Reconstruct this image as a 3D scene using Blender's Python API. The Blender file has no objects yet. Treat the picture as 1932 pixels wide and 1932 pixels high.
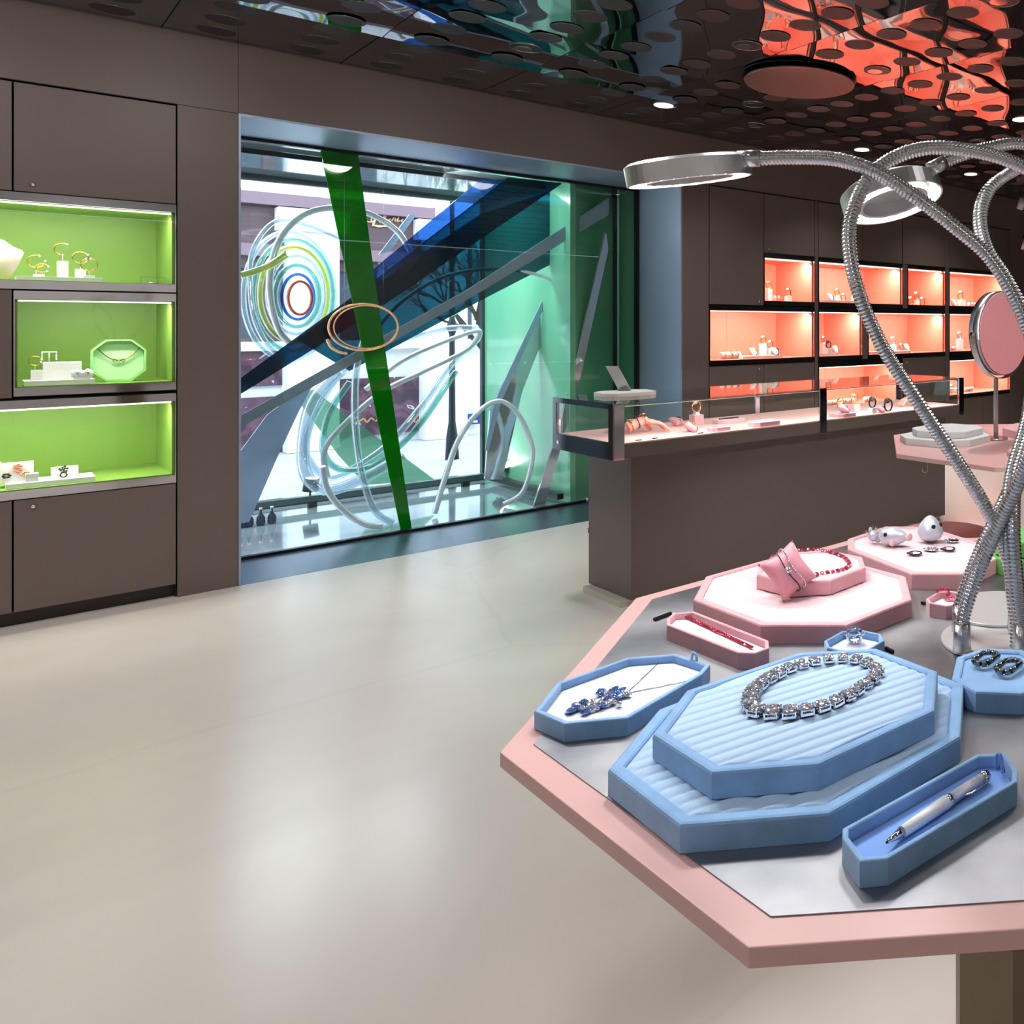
import bpy, bmesh, math, random
from mathutils import Vector, Matrix
random.seed(7)
PI = math.pi
SC = bpy.context.scene
COL = SC.collection
# ---------------------------------------------------------------- survey of the room (metres)
H = 1.30                       # eye height
CX, CY, FP = 1800., 613., 1565.
YAW = math.atan2(1300, 1565)
cc, ss = math.cos(YAW), math.sin(YAW)
def ray(u, v):
    r = (u-CX)/FP; t = (v-CY)/FP
    return (cc+r*ss, ss-r*cc, -t)
def P(u, v, z):                # survey sight line meets a level surface
    d = ray(u, v); k = (z-H)/d[2]; return Vector((d[0]*k, d[1]*k, z))
def Yp(u, v, y):               # survey sight line meets a plane parallel to the back wall
    d = ray(u, v); k = y/d[1]; return Vector((d[0]*k, y, H+d[2]*k))
def Dp(u, v, dep):             # point at a distance along the view axis
    d = ray(u, v); return Vector((d[0]*dep, d[1]*dep, H+d[2]*dep))
WALL = 5.38; GLASS = 5.97; CEIL = 2.70; HEAD = 2.355
# ---------------------------------------------------------------- materials
def lin(c):
    return tuple(((x/255)/12.92 if x <= 10 else (((x/255)+.055)/1.055)**2.4) for x in c)
MATS = {}
def mat(name, rgb=(200,200,200), rough=.5, metal=0, spec=.5, sheen=0, emit=0, coat=0, bump=0, bscale=200, var=0, vscale=6, trans=0, ior=1.45, stretch=None, rgb2=None, sheenrgb=None):
    if name in MATS: return MATS[name]
    m = bpy.data.materials.new(name); m.use_nodes = True
    n = m.node_tree.nodes; l = m.node_tree.links; b = n['Principled BSDF']
    c = lin(rgb)
    b.inputs['Base Color'].default_value = (*c, 1)
    b.inputs['Roughness'].default_value = rough; b.inputs['Metallic'].default_value = metal
    b.inputs['Specular IOR Level'].default_value = spec
    b.inputs['Coat Weight'].default_value = coat; b.inputs['Coat Roughness'].default_value = .05
    b.inputs['Transmission Weight'].default_value = trans; b.inputs['IOR'].default_value = ior
    if sheen:
        b.inputs['Sheen Weight'].default_value = sheen; b.inputs['Sheen Roughness'].default_value = .35
        b.inputs['Sheen Tint'].default_value = (*lin(sheenrgb or (255,255,255)), 1)
    if emit:
        b.inputs['Emission Color'].default_value = (*c, 1); b.inputs['Emission Strength'].default_value = emit
    tc = n.new('ShaderNodeTexCoord'); mp = n.new('ShaderNodeMapping'); l.new(tc.outputs['Object'], mp.inputs[0])
    if stretch: mp.inputs['Scale'].default_value = stretch
    if bump:
        t = n.new('ShaderNodeTexNoise'); t.inputs['Scale'].default_value = bscale; t.inputs['Detail'].default_value = 4
        l.new(mp.outputs[0], t.inputs[0])
        bp = n.new('ShaderNodeBump'); bp.inputs['Strength'].default_value = bump; bp.inputs['Distance'].default_value = .002
        l.new(t.outputs[0], bp.inputs['Height']); l.new(bp.outputs[0], b.inputs['Normal'])
    if var or rgb2:
        t2 = n.new('ShaderNodeTexNoise'); t2.inputs['Scale'].default_value = vscale; t2.inputs['Detail'].default_value = 6
        l.new(mp.outputs[0], t2.inputs[0])
        r = n.new('ShaderNodeValToRGB'); r.color_ramp.elements[0].position = .35; r.color_ramp.elements[1].position = .65
        c2 = lin(rgb2) if rgb2 else tuple(x*(1-var) for x in c)
        r.color_ramp.elements[0].color = (*c, 1); r.color_ramp.elements[1].color = (*c2, 1)
        l.new(t2.outputs[0], r.inputs[0]); l.new(r.outputs[0], b.inputs['Base Color'])
    MATS[name] = m; return m
def clear(name, tint=(255,255,255), refl=.05, edge=.5, rough=0.0, diff=0, drgb=None):
    """thin clear sheet: tinted transparency + mirror gloss that grows towards grazing angles, optional milky body"""
    if name in MATS: return MATS[name]
    m = bpy.data.materials.new(name); m.use_nodes = True
    n = m.node_tree.nodes; l = m.node_tree.links; n.remove(n['Principled BSDF'])
    tr = n.new('ShaderNodeBsdfTransparent'); tr.inputs[0].default_value = (*lin(tint), 1)
    gl = n.new('ShaderNodeBsdfGlossy'); gl.inputs['Roughness'].default_value = rough
    gl.inputs[0].default_value = (1,1,1,1)
    body = tr.outputs[0]
    if diff:
        df = n.new('ShaderNodeBsdfDiffuse'); df.inputs[0].default_value = (*lin(drgb or tint), 1)
        mx0 = n.new('ShaderNodeMixShader'); mx0.inputs[0].default_value = diff
        l.new(tr.outputs[0], mx0.inputs[1]); l.new(df.outputs[0], mx0.inputs[2]); body = mx0.outputs[0]
    lw = n.new('ShaderNodeLayerWeight'); lw.inputs[0].default_value = .5
    pw = n.new('ShaderNodeMath'); pw.operation = 'POWER'; pw.inputs[1].default_value = 4; l.new(lw.outputs['Facing'], pw.inputs[0])
    ma = n.new('ShaderNodeMath'); ma.operation = 'MULTIPLY_ADD'; ma.inputs[1].default_value = edge; ma.inputs[2].default_value = refl
    l.new(pw.outputs[0], ma.inputs[0])
    mx = n.new('ShaderNodeMixShader'); l.new(ma.outputs[0], mx.inputs[0]); l.new(body, mx.inputs[1]); l.new(gl.outputs[0], mx.inputs[2])
    l.new(mx.outputs[0], n['Material Output'].inputs[0]); MATS[name] = m; return m

BROWN = mat('brown_laminate', (110,96,91), .42, bump=.05, bscale=60)
BROWND = mat('brown_shadow_gap', (30,24,23), .7)
KICK = mat('kickboard', (62,50,47), .5)
CHROME = mat('chrome', (215,215,220), .06, 1)
STEEL = mat('brushed_steel', (190,190,192), .22, 1, bump=.3, bscale=80, stretch=(1,1,30))
JAMBM = mat('brushed_jamb', (160,174,196), .38, .45, bump=.15, bscale=60, stretch=(.3,.3,20))
SILLM = mat('dark_sill', (104,122,142), .22, .75, bump=.3, bscale=30, stretch=(20,1,1))
FLEX = mat('flex_metal', (196,196,198), .2, 1)
BLACK = mat('black_frame', (14,14,16), .35)
PINKT = mat('pink_lacquer', (208,166,164), .34, spec=.5)
PINKV = mat('pink_velvet', (222,168,176), .85, sheen=.7, bump=.25, bscale=900, var=.08, vscale=30)
PINKQ = mat('pink_quilt', (224,194,200), .85, sheen=.5, bump=.2, bscale=900)
BLUEV = mat('blue_velvet', (138,180,226), .85, sheen=1, sheenrgb=(220,235,255), bump=.35, bscale=900, var=.14, vscale=40)
BLUEQ = mat('blue_quilt', (178,206,238), .85, sheen=.5, sheenrgb=(230,240,255), bump=.2, bscale=900, var=.06, vscale=25)
BLUEIN = mat('blue_inlay', (120,160,228), .8, sheen=.3)
WHITEIN = mat('white_inlay', (200,205,222), .8)
LILIN = mat('pale_pink_inlay', (240,220,232), .8)
PSATIN = mat('pink_satin', (216,146,160), .45, sheen=.4, bump=.4, bscale=60)
GREENV = mat('green_velvet', (92,160,74), .85, sheen=.4, bump=.3, bscale=700)
GREENL = mat('green_lining', (128,164,70), .45)
GREENP = mat('pale_green_velvet', (150,215,130), .8, sheen=.3)
CORAL = mat('coral_lining', (244,144,121), .45)
WHITE = mat('white_lacquer', (240,238,236), .4)
GREYV = mat('grey_suede', (205,205,205), .8, sheen=.4)
GREYS = mat('dark_grey_suede', (120,118,118), .8, sheen=.3)
GOLD = mat('gold', (226,170,96), .15, 1)
ROSE = mat('rose_gold', (225,158,128), .15, 1)
SILVER = mat('silver', (225,225,230), .1, 1)
DARKM = mat('gunmetal', (50,44,44), .3, .8)
def gemmat(name, rgb, metal=.85, rough=.04, scale=620, amt=.85):
    """cut crystal: small facets, each cell tilts its own way"""
    m = mat(name, rgb, rough, metal, spec=1); n = m.node_tree.nodes; l = m.node_tree.links; b = n['Principled BSDF']
    tc = n.new('ShaderNodeTexCoord'); v = n.new('ShaderNodeTexVoronoi'); v.inputs['Scale'].default_value = scale; l.new(tc.outputs['Object'], v.inputs[0])
    su = n.new('ShaderNodeVectorMath'); su.operation = 'SUBTRACT'; su.inputs[1].default_value = (.5,.5,.5); l.new(v.outputs['Color'], su.inputs[0])
    sc = n.new('ShaderNodeVectorMath'); sc.operation = 'SCALE'; sc.inputs['Scale'].default_value = amt; l.new(su.outputs[0], sc.inputs[0])
    g = n.new('ShaderNodeNewGeometry'); ad = n.new('ShaderNodeVectorMath'); ad.operation = 'ADD'; l.new(g.outputs['Normal'], ad.inputs[0]); l.new(sc.outputs[0], ad.inputs[1])
    no = n.new('ShaderNodeVectorMath'); no.operation = 'NORMALIZE'; l.new(ad.outputs[0], no.inputs[0]); l.new(no.outputs[0], b.inputs['Normal']); return m
GEM = gemmat('crystal', (240,243,255))
GEMB = gemmat('blue_crystal', (140,172,240))
GEMR = gemmat('red_crystal', (215,70,100), .7)
GEMP = gemmat('pink_crystal', (236,130,158), .6)
HANDM = mat('pink_mannequin', (240,160,148), .5)
IVORY = mat('ivory_bust', (240,222,205), .5)
KHAKI = mat('khaki_metal', (122,108,88), .38, .3)
LED = mat('led', (255,250,242), emit=14)
LEDS = mat('lamp_lens', (255,250,240), emit=3)
GLASSC = clear('cabinet_glass', (252,255,253), .02, .5)
GLASSW = clear('window_glass', (250,254,253), .018, .5)
GLASST = clear('counter_glass', (245,252,250), .05, .8)
ACRY = clear('acrylic_tube', (226,240,248), .18, .9, .05, diff=.22, drgb=(225,238,255))
ACRW = clear('lit_acrylic_tube', (240,245,255), .2, .9, .1, diff=.75, drgb=(245,248,255))
ACRG = clear('aqua_acrylic_tube', (180,228,222), .14, .9, .05, diff=.25, drgb=(150,215,210))
ACRYL = clear('yellow_acrylic_tube', (225,235,150), .14, .9, .05, diff=.4, drgb=(215,225,120))
ACRO = clear('orange_acrylic_tube', (235,130,90), .14, .9, .05, diff=.5, drgb=(225,110,70))
TGREEN = clear('green_acrylic', (0,175,12), .006, .15, .02, diff=.55, drgb=(0,150,10))
TTEAL = clear('teal_acrylic', (8,112,142), .006, .2, .02, diff=.08, drgb=(0,60,80))
TBLUE = clear('blue_acrylic', (110,160,215), .01, .2, .02, diff=.1, drgb=(60,110,170))
TSEA = clear('sea_acrylic', (60,140,155), .006, .2, .02, diff=.1, drgb=(10,80,90))
TGREY = clear('grey_frosted_acrylic', (150,170,185), .02, .2, .15, diff=.75, drgb=(165,188,205))
TICE = clear('ice_blue_acrylic', (200,220,245), .02, .3, .1, diff=.8, drgb=(196,220,246))
TMINT = clear('mint_acrylic', (190,230,210), .06, .4, .05, diff=.4, drgb=(170,220,195))
GWALL = mat('mint_wall', (100,182,145), .22, coat=.5, rgb2=(132,200,158), vscale=1.2)
STONE = mat('white_stone', (236,236,240), .7, var=.06, vscale=3)
PAVE = mat('pavement', (190,192,198), .7, var=.1, vscale=5)
WOODS = mat('shopfront_paint', (96,72,80), .5, var=.2, vscale=4)
SHOPG = mat('shop_glass', (110,120,140), .08, .6)
BARK = mat('bark', (60,48,46), .9)
PINKMIR = mat('pink_mirror', (246,170,176), .35, .1, coat=.2)
DISC = mat('ceiling_dot', (50,41,44), .5)
RIM = mat('ceiling_dot_rim', (190,185,185), .2, 1)
PIPEK = mat('black_socket', (8,8,9), .3)

def floor_mat():
    m = bpy.data.materials.new('poured_floor'); m.use_nodes = True; n = m.node_tree.nodes; l = m.node_tree.links; b = n['Principled BSDF']
    tc = n.new('ShaderNodeTexCoord')
    t = n.new('ShaderNodeTexNoise'); t.inputs['Scale'].default_value = .9; t.inputs['Detail'].default_value = 5; t.inputs['Distortion'].default_value = 1.2
    l.new(tc.outputs['Object'], t.inputs[0])
    r = n.new('ShaderNodeValToRGB'); e = r.color_ramp.elements
    e[0].position = .3; e[0].color = (*lin((222,212,205)), 1); e[1].position = .72; e[1].color = (*lin((233,224,217)), 1)
    l.new(t.outputs[0], r.inputs[0])
    v = n.new('ShaderNodeTexVoronoi'); v.feature = 'DISTANCE_TO_EDGE'; v.inputs['Scale'].default_value = .55; v.inputs['Randomness'].default_value = 1
    w = n.new('ShaderNodeTexNoise'); w.inputs['Scale'].default_value = 1.5; l.new(tc.outputs['Object'], w.inputs[0])
    mxv = n.new('ShaderNodeMixRGB'); mxv.inputs[0].default_value = .12; l.new(tc.outputs['Object'], mxv.inputs[1]); l.new(w.outputs['Color'], mxv.inputs[2])
    l.new(mxv.outputs[0], v.inputs[0])
    r2 = n.new('ShaderNodeValToRGB'); r2.color_ramp.elements[0].position = 0; r2.color_ramp.elements[0].color = (.955,.95,.945,1); r2.color_ramp.elements[1].position = .006; r2.color_ramp.elements[1].color = (1,1,1,1)
    l.new(v.outputs[0], r2.inputs[0])
    mu = n.new('ShaderNodeMixRGB'); mu.blend_type = 'MULTIPLY'; mu.inputs[0].default_value = 1; l.new(r.outputs[0], mu.inputs[1]); l.new(r2.outputs[0], mu.inputs[2])
    l.new(mu.outputs[0], b.inputs['Base Color']); b.inputs['Roughness'].default_value = .2
    b.inputs['Specular IOR Level'].default_value = .6
    t3 = n.new('ShaderNodeTexNoise'); t3.inputs['Scale'].default_value = 7; l.new(tc.outputs['Object'], t3.inputs[0])
    mr = n.new('ShaderNodeMapRange'); mr.inputs[3].default_value = .235; mr.inputs[4].default_value = .262; l.new(t3.outputs[0], mr.inputs[0]); l.new(mr.outputs[0], b.inputs['Roughness'])
    bp = n.new('ShaderNodeBump'); bp.inputs['Strength'].default_value = .12; bp.inputs['Distance'].default_value = .01; l.new(t3.outputs[0], bp.inputs['Height']); l.new(bp.outputs[0], b.inputs['Normal'])
    return m
def ceiling_mat():
    m = bpy.data.materials.new('mirror_ceiling'); m.use_nodes = True; n = m.node_tree.nodes; l = m.node_tree.links; b = n['Principled BSDF']
    b.inputs['Base Color'].default_value = (.29,.28,.30,1); b.inputs['Metallic'].default_value = 1; b.inputs['Roughness'].default_value = .02
    tc = n.new('ShaderNodeTexCoord'); t = n.new('ShaderNodeTexNoise'); t.inputs['Scale'].default_value = 2.6; t.inputs['Detail'].default_value = 1
    l.new(tc.outputs['Object'], t.inputs[0])
    bp = n.new('ShaderNodeBump'); bp.inputs['Strength'].default_value = .3; bp.inputs['Distance'].default_value = .007
    l.new(t.outputs[0], bp.inputs['Height']); l.new(bp.outputs[0], b.inputs['Normal']); return m
def plate_mat():
    m = bpy.data.materials.new('brushed_plate'); m.use_nodes = True; n = m.node_tree.nodes; l = m.node_tree.links; b = n['Principled BSDF']
    b.inputs['Metallic'].default_value = .95; b.inputs['Roughness'].default_value = .34
    b.inputs['Anisotropic'].default_value = .4
    tc = n.new('ShaderNodeTexCoord'); t = n.new('ShaderNodeTexNoise'); t.inputs['Scale'].default_value = 7; t.inputs['Detail'].default_value = 8; l.new(tc.outputs['Object'], t.inputs[0])
    r = n.new('ShaderNodeValToRGB'); e = r.color_ramp.elements; e[0].position = .35; e[0].color = (*lin((128,129,136)), 1); e[1].position = .7; e[1].color = (*lin((178,178,181)), 1)
    l.new(t.outputs[0], r.inputs[0]); l.new(r.outputs[0], b.inputs['Base Color'])
    mr = n.new('ShaderNodeMapRange'); mr.inputs[3].default_value = .34; mr.inputs[4].default_value = .48; l.new(t.outputs[0], mr.inputs[0]); l.new(mr.outputs[0], b.inputs['Roughness'])
    return m
def marble_mat():
    m = bpy.data.materials.new('purple_marble'); m.use_nodes = True; n = m.node_tree.nodes; l = m.node_tree.links; b = n['Principled BSDF']
    tc = n.new('ShaderNodeTexCoord'); t = n.new('ShaderNodeTexNoise'); t.inputs['Scale'].default_value = 3; t.inputs['Detail'].default_value = 10; t.inputs['Distortion'].default_value = 1.5
    l.new(tc.outputs['Object'], t.inputs[0]); r = n.new('ShaderNodeValToRGB'); e = r.color_ramp.elements
    e[0].position = .40; e[0].color = (*lin((62,40,62)), 1); e[1].position = .52; e[1].color = (*lin((112,72,88)), 1)
    x = e.new(.62); x.color = (*lin((80,60,84)), 1); x = e.new(.66); x.color = (*lin((225,215,225)), 1); x = e.new(.70); x.color = (*lin((80,56,76)), 1)
    l.new(t.outputs[0], r.inputs[0]); l.new(r.outputs[0], b.inputs['Base Color']); b.inputs['Roughness'].default_value = .25; return m
def mesh_grille():
    m = bpy.data.materials.new('speaker_grille'); m.use_nodes = True; n = m.node_tree.nodes; l = m.node_tree.links; b = n['Principled BSDF']
    tc = n.new('ShaderNodeTexCoord'); v = n.new('ShaderNodeTexVoronoi'); v.inputs['Scale'].default_value = 120; v.inputs['Randomness'].default_value = 0
    l.new(tc.outputs['Object'], v.inputs[0]); r = n.new('ShaderNodeValToRGB'); e = r.color_ramp.elements
    e[0].position = .25; e[0].color = (*lin((40,26,28)), 1); e[1].position = .4; e[1].color = (*lin((112,84,80)), 1)
    l.new(v.outputs[0], r.inputs[0]); l.new(r.outputs[0], b.inputs['Base Color']); b.inputs['Roughness'].default_value = .4; return m
FLOORM, CEILM, PLATEM, MARBLE, GRILLE = floor_mat(), ceiling_mat(), plate_mat(), marble_mat(), mesh_grille()

# ---------------------------------------------------------------- geometry helpers
class MB:
    def __init__(s): s.b = bmesh.new()
    def box(s, x0, x1, y0, y1, z0, z1, bev=0):
        r = bmesh.ops.create_cube(s.b, size=1)
        for v in r['verts']:
            v.co = Vector(((x0+x1)/2+v.co.x*(x1-x0), (y0+y1)/2+v.co.y*(y1-y0), (z0+z1)/2+v.co.z*(z1-z0)))
        if bev:
            es = {e for v in r['verts'] for e in v.link_edges}
            bmesh.ops.bevel(s.b, geom=list(es), offset=bev, segments=2, affect='EDGES', profile=.5)
        return s
    def prism(s, pts, z0, z1, bev=0, seg=2):
        """pts: list of 2D/3D; vertical prism, optional rounded top edge"""
        n = len(pts); lo = [s.b.verts.new((p[0], p[1], z0)) for p in pts]; hi = [s.b.verts.new((p[0], p[1], z1)) for p in pts]
        fs = [s.b.faces.new(lo[::-1]), s.b.faces.new(hi)]
        for i in range(n): fs.append(s.b.faces.new((lo[i], lo[(i+1)%n], hi[(i+1)%n], hi[i])))
        bmesh.ops.recalc_face_normals(s.b, faces=fs)
        if bev:
            es = [e for v in hi for e in v.link_edges]; es = list(set(es))
            bmesh.ops.bevel(s.b, geom=es, offset=bev, segments=seg, affect='EDGES', profile=.5)
        return s
    def slab(s, pts, thick):
        """pts: 3D planar outline, extruded by vector thick"""
        t = Vector(thick); a = [s.b.verts.new(p) for p in pts]; c = [s.b.verts.new(Vector(p)+t) for p in pts]; n = len(pts)
        fs = [s.b.faces.new(a), s.b.faces.new(c[::-1])]
        for i in range(n): fs.append(s.b.faces.new((a[i], a[(i+1)%n], c[(i+1)%n], c[i])))
        bmesh.ops.recalc_face_normals(s.b, faces=fs); return s
    def tube(s, pts, r, seg=10, closed=False, cap=True):
        pts = [Vector(p) for p in pts]; n = len(pts)
        rf = r if callable(r) else (lambda i: r)
        rings = []; up = None
        for i, p in enumerate(pts):
            a = pts[(i-1) % n] if (closed or i > 0) else p; b = pts[(i+1) % n] if (closed or i < n-1) else p
            t = (b-a).normalized()
            if up is None:
                up = t.cross(Vector((0,0,1)));
                if up.length < .1: up = t.cross(Vector((1,0,0)))
                up.normalize()
            up = (up - t*up.dot(t)).normalized(); sd = t.cross(up)
            rings.append([s.b.verts.new(p+(up*math.cos(2*PI*k/seg)+sd*math.sin(2*PI*k/seg))*rf(i)) for k in range(seg)])
        for i in range(n if closed else n-1):
            A, B = rings[i], rings[(i+1) % n]
            for k in range(seg):
                f = s.b.faces.new((A[k], A[(k+1)%seg], B[(k+1)%seg], B[k])); f.smooth = True
        if cap and not closed:
            s.b.faces.new(rings[0][::-1]); s.b.faces.new(rings[-1])
        return s
    def cyl(s, c, r, h, seg=24, axis=(0,0,1), r2=None):
        c = Vector(c); ax = Vector(axis).normalized()
        return s.tube([c, c+ax*h], lambda i: r if i == 0 else (r2 if r2 is not None else r), seg)
    def ell(s, c, rx, ry, rz, u=20, v=12, M=None):
        r = bmesh.ops.create_uvsphere(s.b, u_segments=u, v_segments=v, radius=1)
        for q in r['verts']:
            p = Vector((q.co.x*rx, q.co.y*ry, q.co.z*rz))
            if M: p = M @ p
            q.co = Vector(c)+p
            for f in q.link_faces: f.smooth = True
        return s
    def torus(s, c, R, r, axis=(0,0,1), seg=32, ms=8, sx=1):
        ax = Vector(axis).normalized(); a = ax.orthogonal().normalized(); b = ax.cross(a)
        return s.tube([Vector(c)+a*math.cos(2*PI*k/seg)*R*sx+b*math.sin(2*PI*k/seg)*R for k in range(seg)], r, ms, closed=True)
    def build(s, name, m, parent=None, loc=None):
        bmesh.ops.recalc_face_normals(s.b, faces=s.b.faces[:])
        me = bpy.data.meshes.new(name); 
        if loc is not None: bmesh.ops.translate(s.b, verts=s.b.verts[:], vec=-Vector(loc))
        s.b.to_mesh(me); s.b.free(); me.materials.append(m)
        o = bpy.data.objects.new(name, me); COL.objects.link(o)
        if loc is not None: o.location = loc
        if parent:
            o.parent = parent
            o.location = Vector(o.location) - wloc(parent)
        return o
def wloc(o):
    v = Vector(o.location)
    while o.parent: o = o.parent; v += Vector(o.location)
    return v
def tag(o, label=None, cat=None, group=None, kind=None):
    if label: o['label'] = label
    if cat: o['category'] = cat
    if group: o['group'] = group
    if kind: o['kind'] = kind
    return o
def thing(name, label, cat, loc=(0,0,0), group=None):
    o = bpy.data.objects.new(name, None); COL.objects.link(o); o.location = loc; o.empty_display_size = .05
    return tag(o, label, cat, group)
def smooth(o, angle=.6):
    for p in o.data.polygons: p.use_smooth = True
    return o
def spline(pts, n=24, closed=False):
    """Catmull-Rom through points"""
    P_ = [Vector(p) for p in pts]; N = len(P_); out = []
    rng = range(N if closed else N-1)
    for i in rng:
        g = (lambda k: P_[k % N]) if closed else (lambda k: P_[max(0, min(N-1, k))])
        a, b, c, d = g(i-1), g(i), g(i+1), g(i+2)
        for k in range(n):
            t = k/n
            out.append(.5*((2*b)+(c-a)*t+(2*a-5*b+4*c-d)*t*t+(-a+3*b-3*c+d)*t**3))
    if not closed: out.append(P_[-1])
    return out
def resample(pts, step):
    out = [pts[0]]; acc = 0
    for a, b in zip(pts, pts[1:]):
        L = (b-a).length; 
        if L < 1e-9: continue
        d = step-acc
        while d <= L:
            out.append(a+(b-a)*(d/L)); d += step
        acc = L-(d-step)
    return out
def inset(pts, d):
    """inset convex 2D polygon (any order)"""
    n = len(pts); c = sum((Vector((p[0], p[1])) for p in pts), Vector((0,0)))/n
    L = []
    for i in range(n):
        a = Vector(pts[i][:2]); b = Vector(pts[(i+1)%n][:2]); t = (b-a).normalized(); nn = Vector((-t.y, t.x))
        if (c-a).dot(nn) < 0: nn = -nn
        L.append((a+nn*d, t))
    out = []
    for i in range(n):
        p, t = L[i-1]; q, w = L[i]; cr = t.x*w.y-t.y*w.x
        k = ((q-p).x*w.y-(q-p).y*w.x)/cr; out.append(p+t*k)
    return out
def octa(cx, cy, a, b, k, th=0):
    v = [(-a,-b+k),(-a+k,-b),(a-k,-b),(a,-b+k),(a,b-k),(a-k,b),(-a+k,b),(-a,b-k)]; ct, st = math.cos(th), math.sin(th)
    return [Vector((cx+x*ct-y*st, cy+x*st+y*ct)) for x, y in v]
def center(pts): return sum((Vector((p[0], p[1])) for p in pts), Vector((0,0)))/len(pts)
def tray_body(m, pts, z0, z1, bw, dep, rnd=.003):
    """prism with a sunk top inside a rounded border"""
    n = len(pts); prof = [(0, z0), (0, z1-rnd), (rnd*.3, z1-rnd*.3), (rnd, z1), (bw-rnd*.6, z1), (bw, z1-rnd*.6), (bw, z1-dep)]
    rings = [[m.b.verts.new((p.x, p.y, z)) for p in (inset(pts, d) if d else [Vector(q[:2]) for q in pts])] for d, z in prof]
    m.b.faces.new(rings[0][::-1])
    for A, B in zip(rings, rings[1:]):
        for i in range(n): m.b.faces.new((A[i], A[(i+1)%n], B[(i+1)%n], B[i]))
    m.b.faces.new(rings[-1])
def quilt(m, pts, z, dirv, pitch, h, ns=8):
    """ribbed padding clipped to a convex outline"""
    d = Vector(dirv[:2]).normalized(); nrm = Vector((-d.y, d.x)); n = len(pts)
    q = [Vector(p[:2]) for p in pts]; lo = min(p.dot(nrm) for p in q)+1e-4; hi = max(p.dot(nrm) for p in q)-1e-4
    N = max(1, round((hi-lo)/pitch))*ns; prev = None
    for i in range(N+1):
        t = lo+(hi-lo)*i/N; xs = []
        for k in range(n):
            a, b = q[k], q[(k+1)%n]; da, db = a.dot(nrm)-t, b.dot(nrm)-t
            if da*db < 0: w = a+(b-a)*(da/(da-db)); xs.append(w.dot(d))
        if len(xs) < 2: continue
        x0, x1 = min(xs), max(xs); ph = (i % ns)/ns; hh = h*math.sqrt(max(0, math.sin(PI*ph))) ; e = min(.006, (x1-x0)*.3)
        row = []
        for x, s in ((x0, 0), (x0+e*.4, .7), (x0+e, 1), ((x0+x1)/2, 1), (x1-e, 1), (x1-e*.4, .7), (x1, 0)):
            p = d*x+nrm*t; row.append(m.b.verts.new((p.x, p.y, z+hh*s)))
        if prev:
            for k in range(6): f = m.b.faces.new((prev[k], prev[k+1], row[k+1], row[k])); f.smooth = True
        prev = row
def padded_tray(name, label, pts, z0, z1, bmat, qmat, dirv, pitch, bw=.012, group=None, h=.0022):
    c = center(pts); t = thing(name, label, 'display tray', (c.x, c.y, z0), group)
    m = MB(); tray_body(m, pts, z0, z1, bw, .0035); m.build('tray_body', bmat, t)
    m = MB(); quilt(m, inset(pts, bw+.0005), z1-.0034, dirv, pitch, h); m.build('quilted_pad', qmat, t)
    return t
def open_tray(name, label, pts, z0, z1, bmat, imat, bw=.005, dep=.014, tab=None, tabm=None, group=None):
    c = center(pts); t = thing(name, label, 'display tray', (c.x, c.y, z0), group)
    m = MB(); tray_body(m, pts, z0, z1, bw, dep, .0015); m.build('tray_body', bmat, t)
    m = MB(); m.prism(inset(pts, bw+.001), z1-dep+.0001, z1-dep+.0022, .001); m.build('tray_inlay', imat, t)
    if tab:
        a = Vector((tab[0], tab[1], z1-dep*.6)); d = Vector((tab[2], tab[3], 0)).normalized()
        m = MB(); m.tube(spline([a-d*.003, a+Vector((0,0,.012)), a+d*.001+Vector((0,0,.016)), a+d*.006+Vector((0,0,.012)), a+d*.007], 6), .0016, 6); m.build('pull_tab', tabm or bmat, t)
    return t
def copytree(o, parent=None):
    c = o.copy(); COL.objects.link(c)
    if parent: c.parent = parent
    for ch in list(o.children): copytree(ch, c)
    return c

# ---------------------------------------------------------------- camera, world, colour
cam = bpy.data.cameras.new('camera'); co = bpy.data.objects.new('camera', cam); COL.objects.link(co)
co.location = (0, 0, H); co.rotation_euler = (PI/2, 0, -math.atan2(cc, ss))
cam.sensor_width = 36; cam.lens = FP/1932*36; cam.shift_x = -(CX-966)/1932; cam.shift_y = -(966-CY)/1932; cam.clip_start = .02
SC.camera = co
SC.view_settings.view_transform = 'Standard'; SC.view_settings.look = 'None'; SC.view_settings.gamma = 1; SC.view_settings.use_curve_mapping = False
SC.view_settings.exposure = .35
SC.cycles.transparent_max_bounces = 32; SC.cycles.max_bounces = 10; SC.cycles.glossy_bounces = 6; SC.cycles.caustics_reflective = False; SC.cycles.caustics_refractive = False
w = bpy.data.worlds.new('sky'); SC.world = w; w.use_nodes = True; wn = w.node_tree.nodes; wl = w.node_tree.links
bg = wn['Background']; bg.inputs[1].default_value = 4.0
tc = wn.new('ShaderNodeTexCoord'); ns = wn.new('ShaderNodeTexNoise'); ns.inputs['Scale'].default_value = 2.2; ns.inputs['Detail'].default_value = 4
wl.new(tc.outputs['Generated'], ns.inputs[0]); rr = wn.new('ShaderNodeValToRGB'); rr.color_ramp.elements[0].position = .35; rr.color_ramp.elements[1].position = .65
rr.color_ramp.elements[0].color = (.62,.76,1,1); rr.color_ramp.elements[1].color = (.92,.95,1,1); wl.new(ns.outputs[0], rr.inputs[0]); wl.new(rr.outputs[0], bg.inputs[0])

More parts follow.
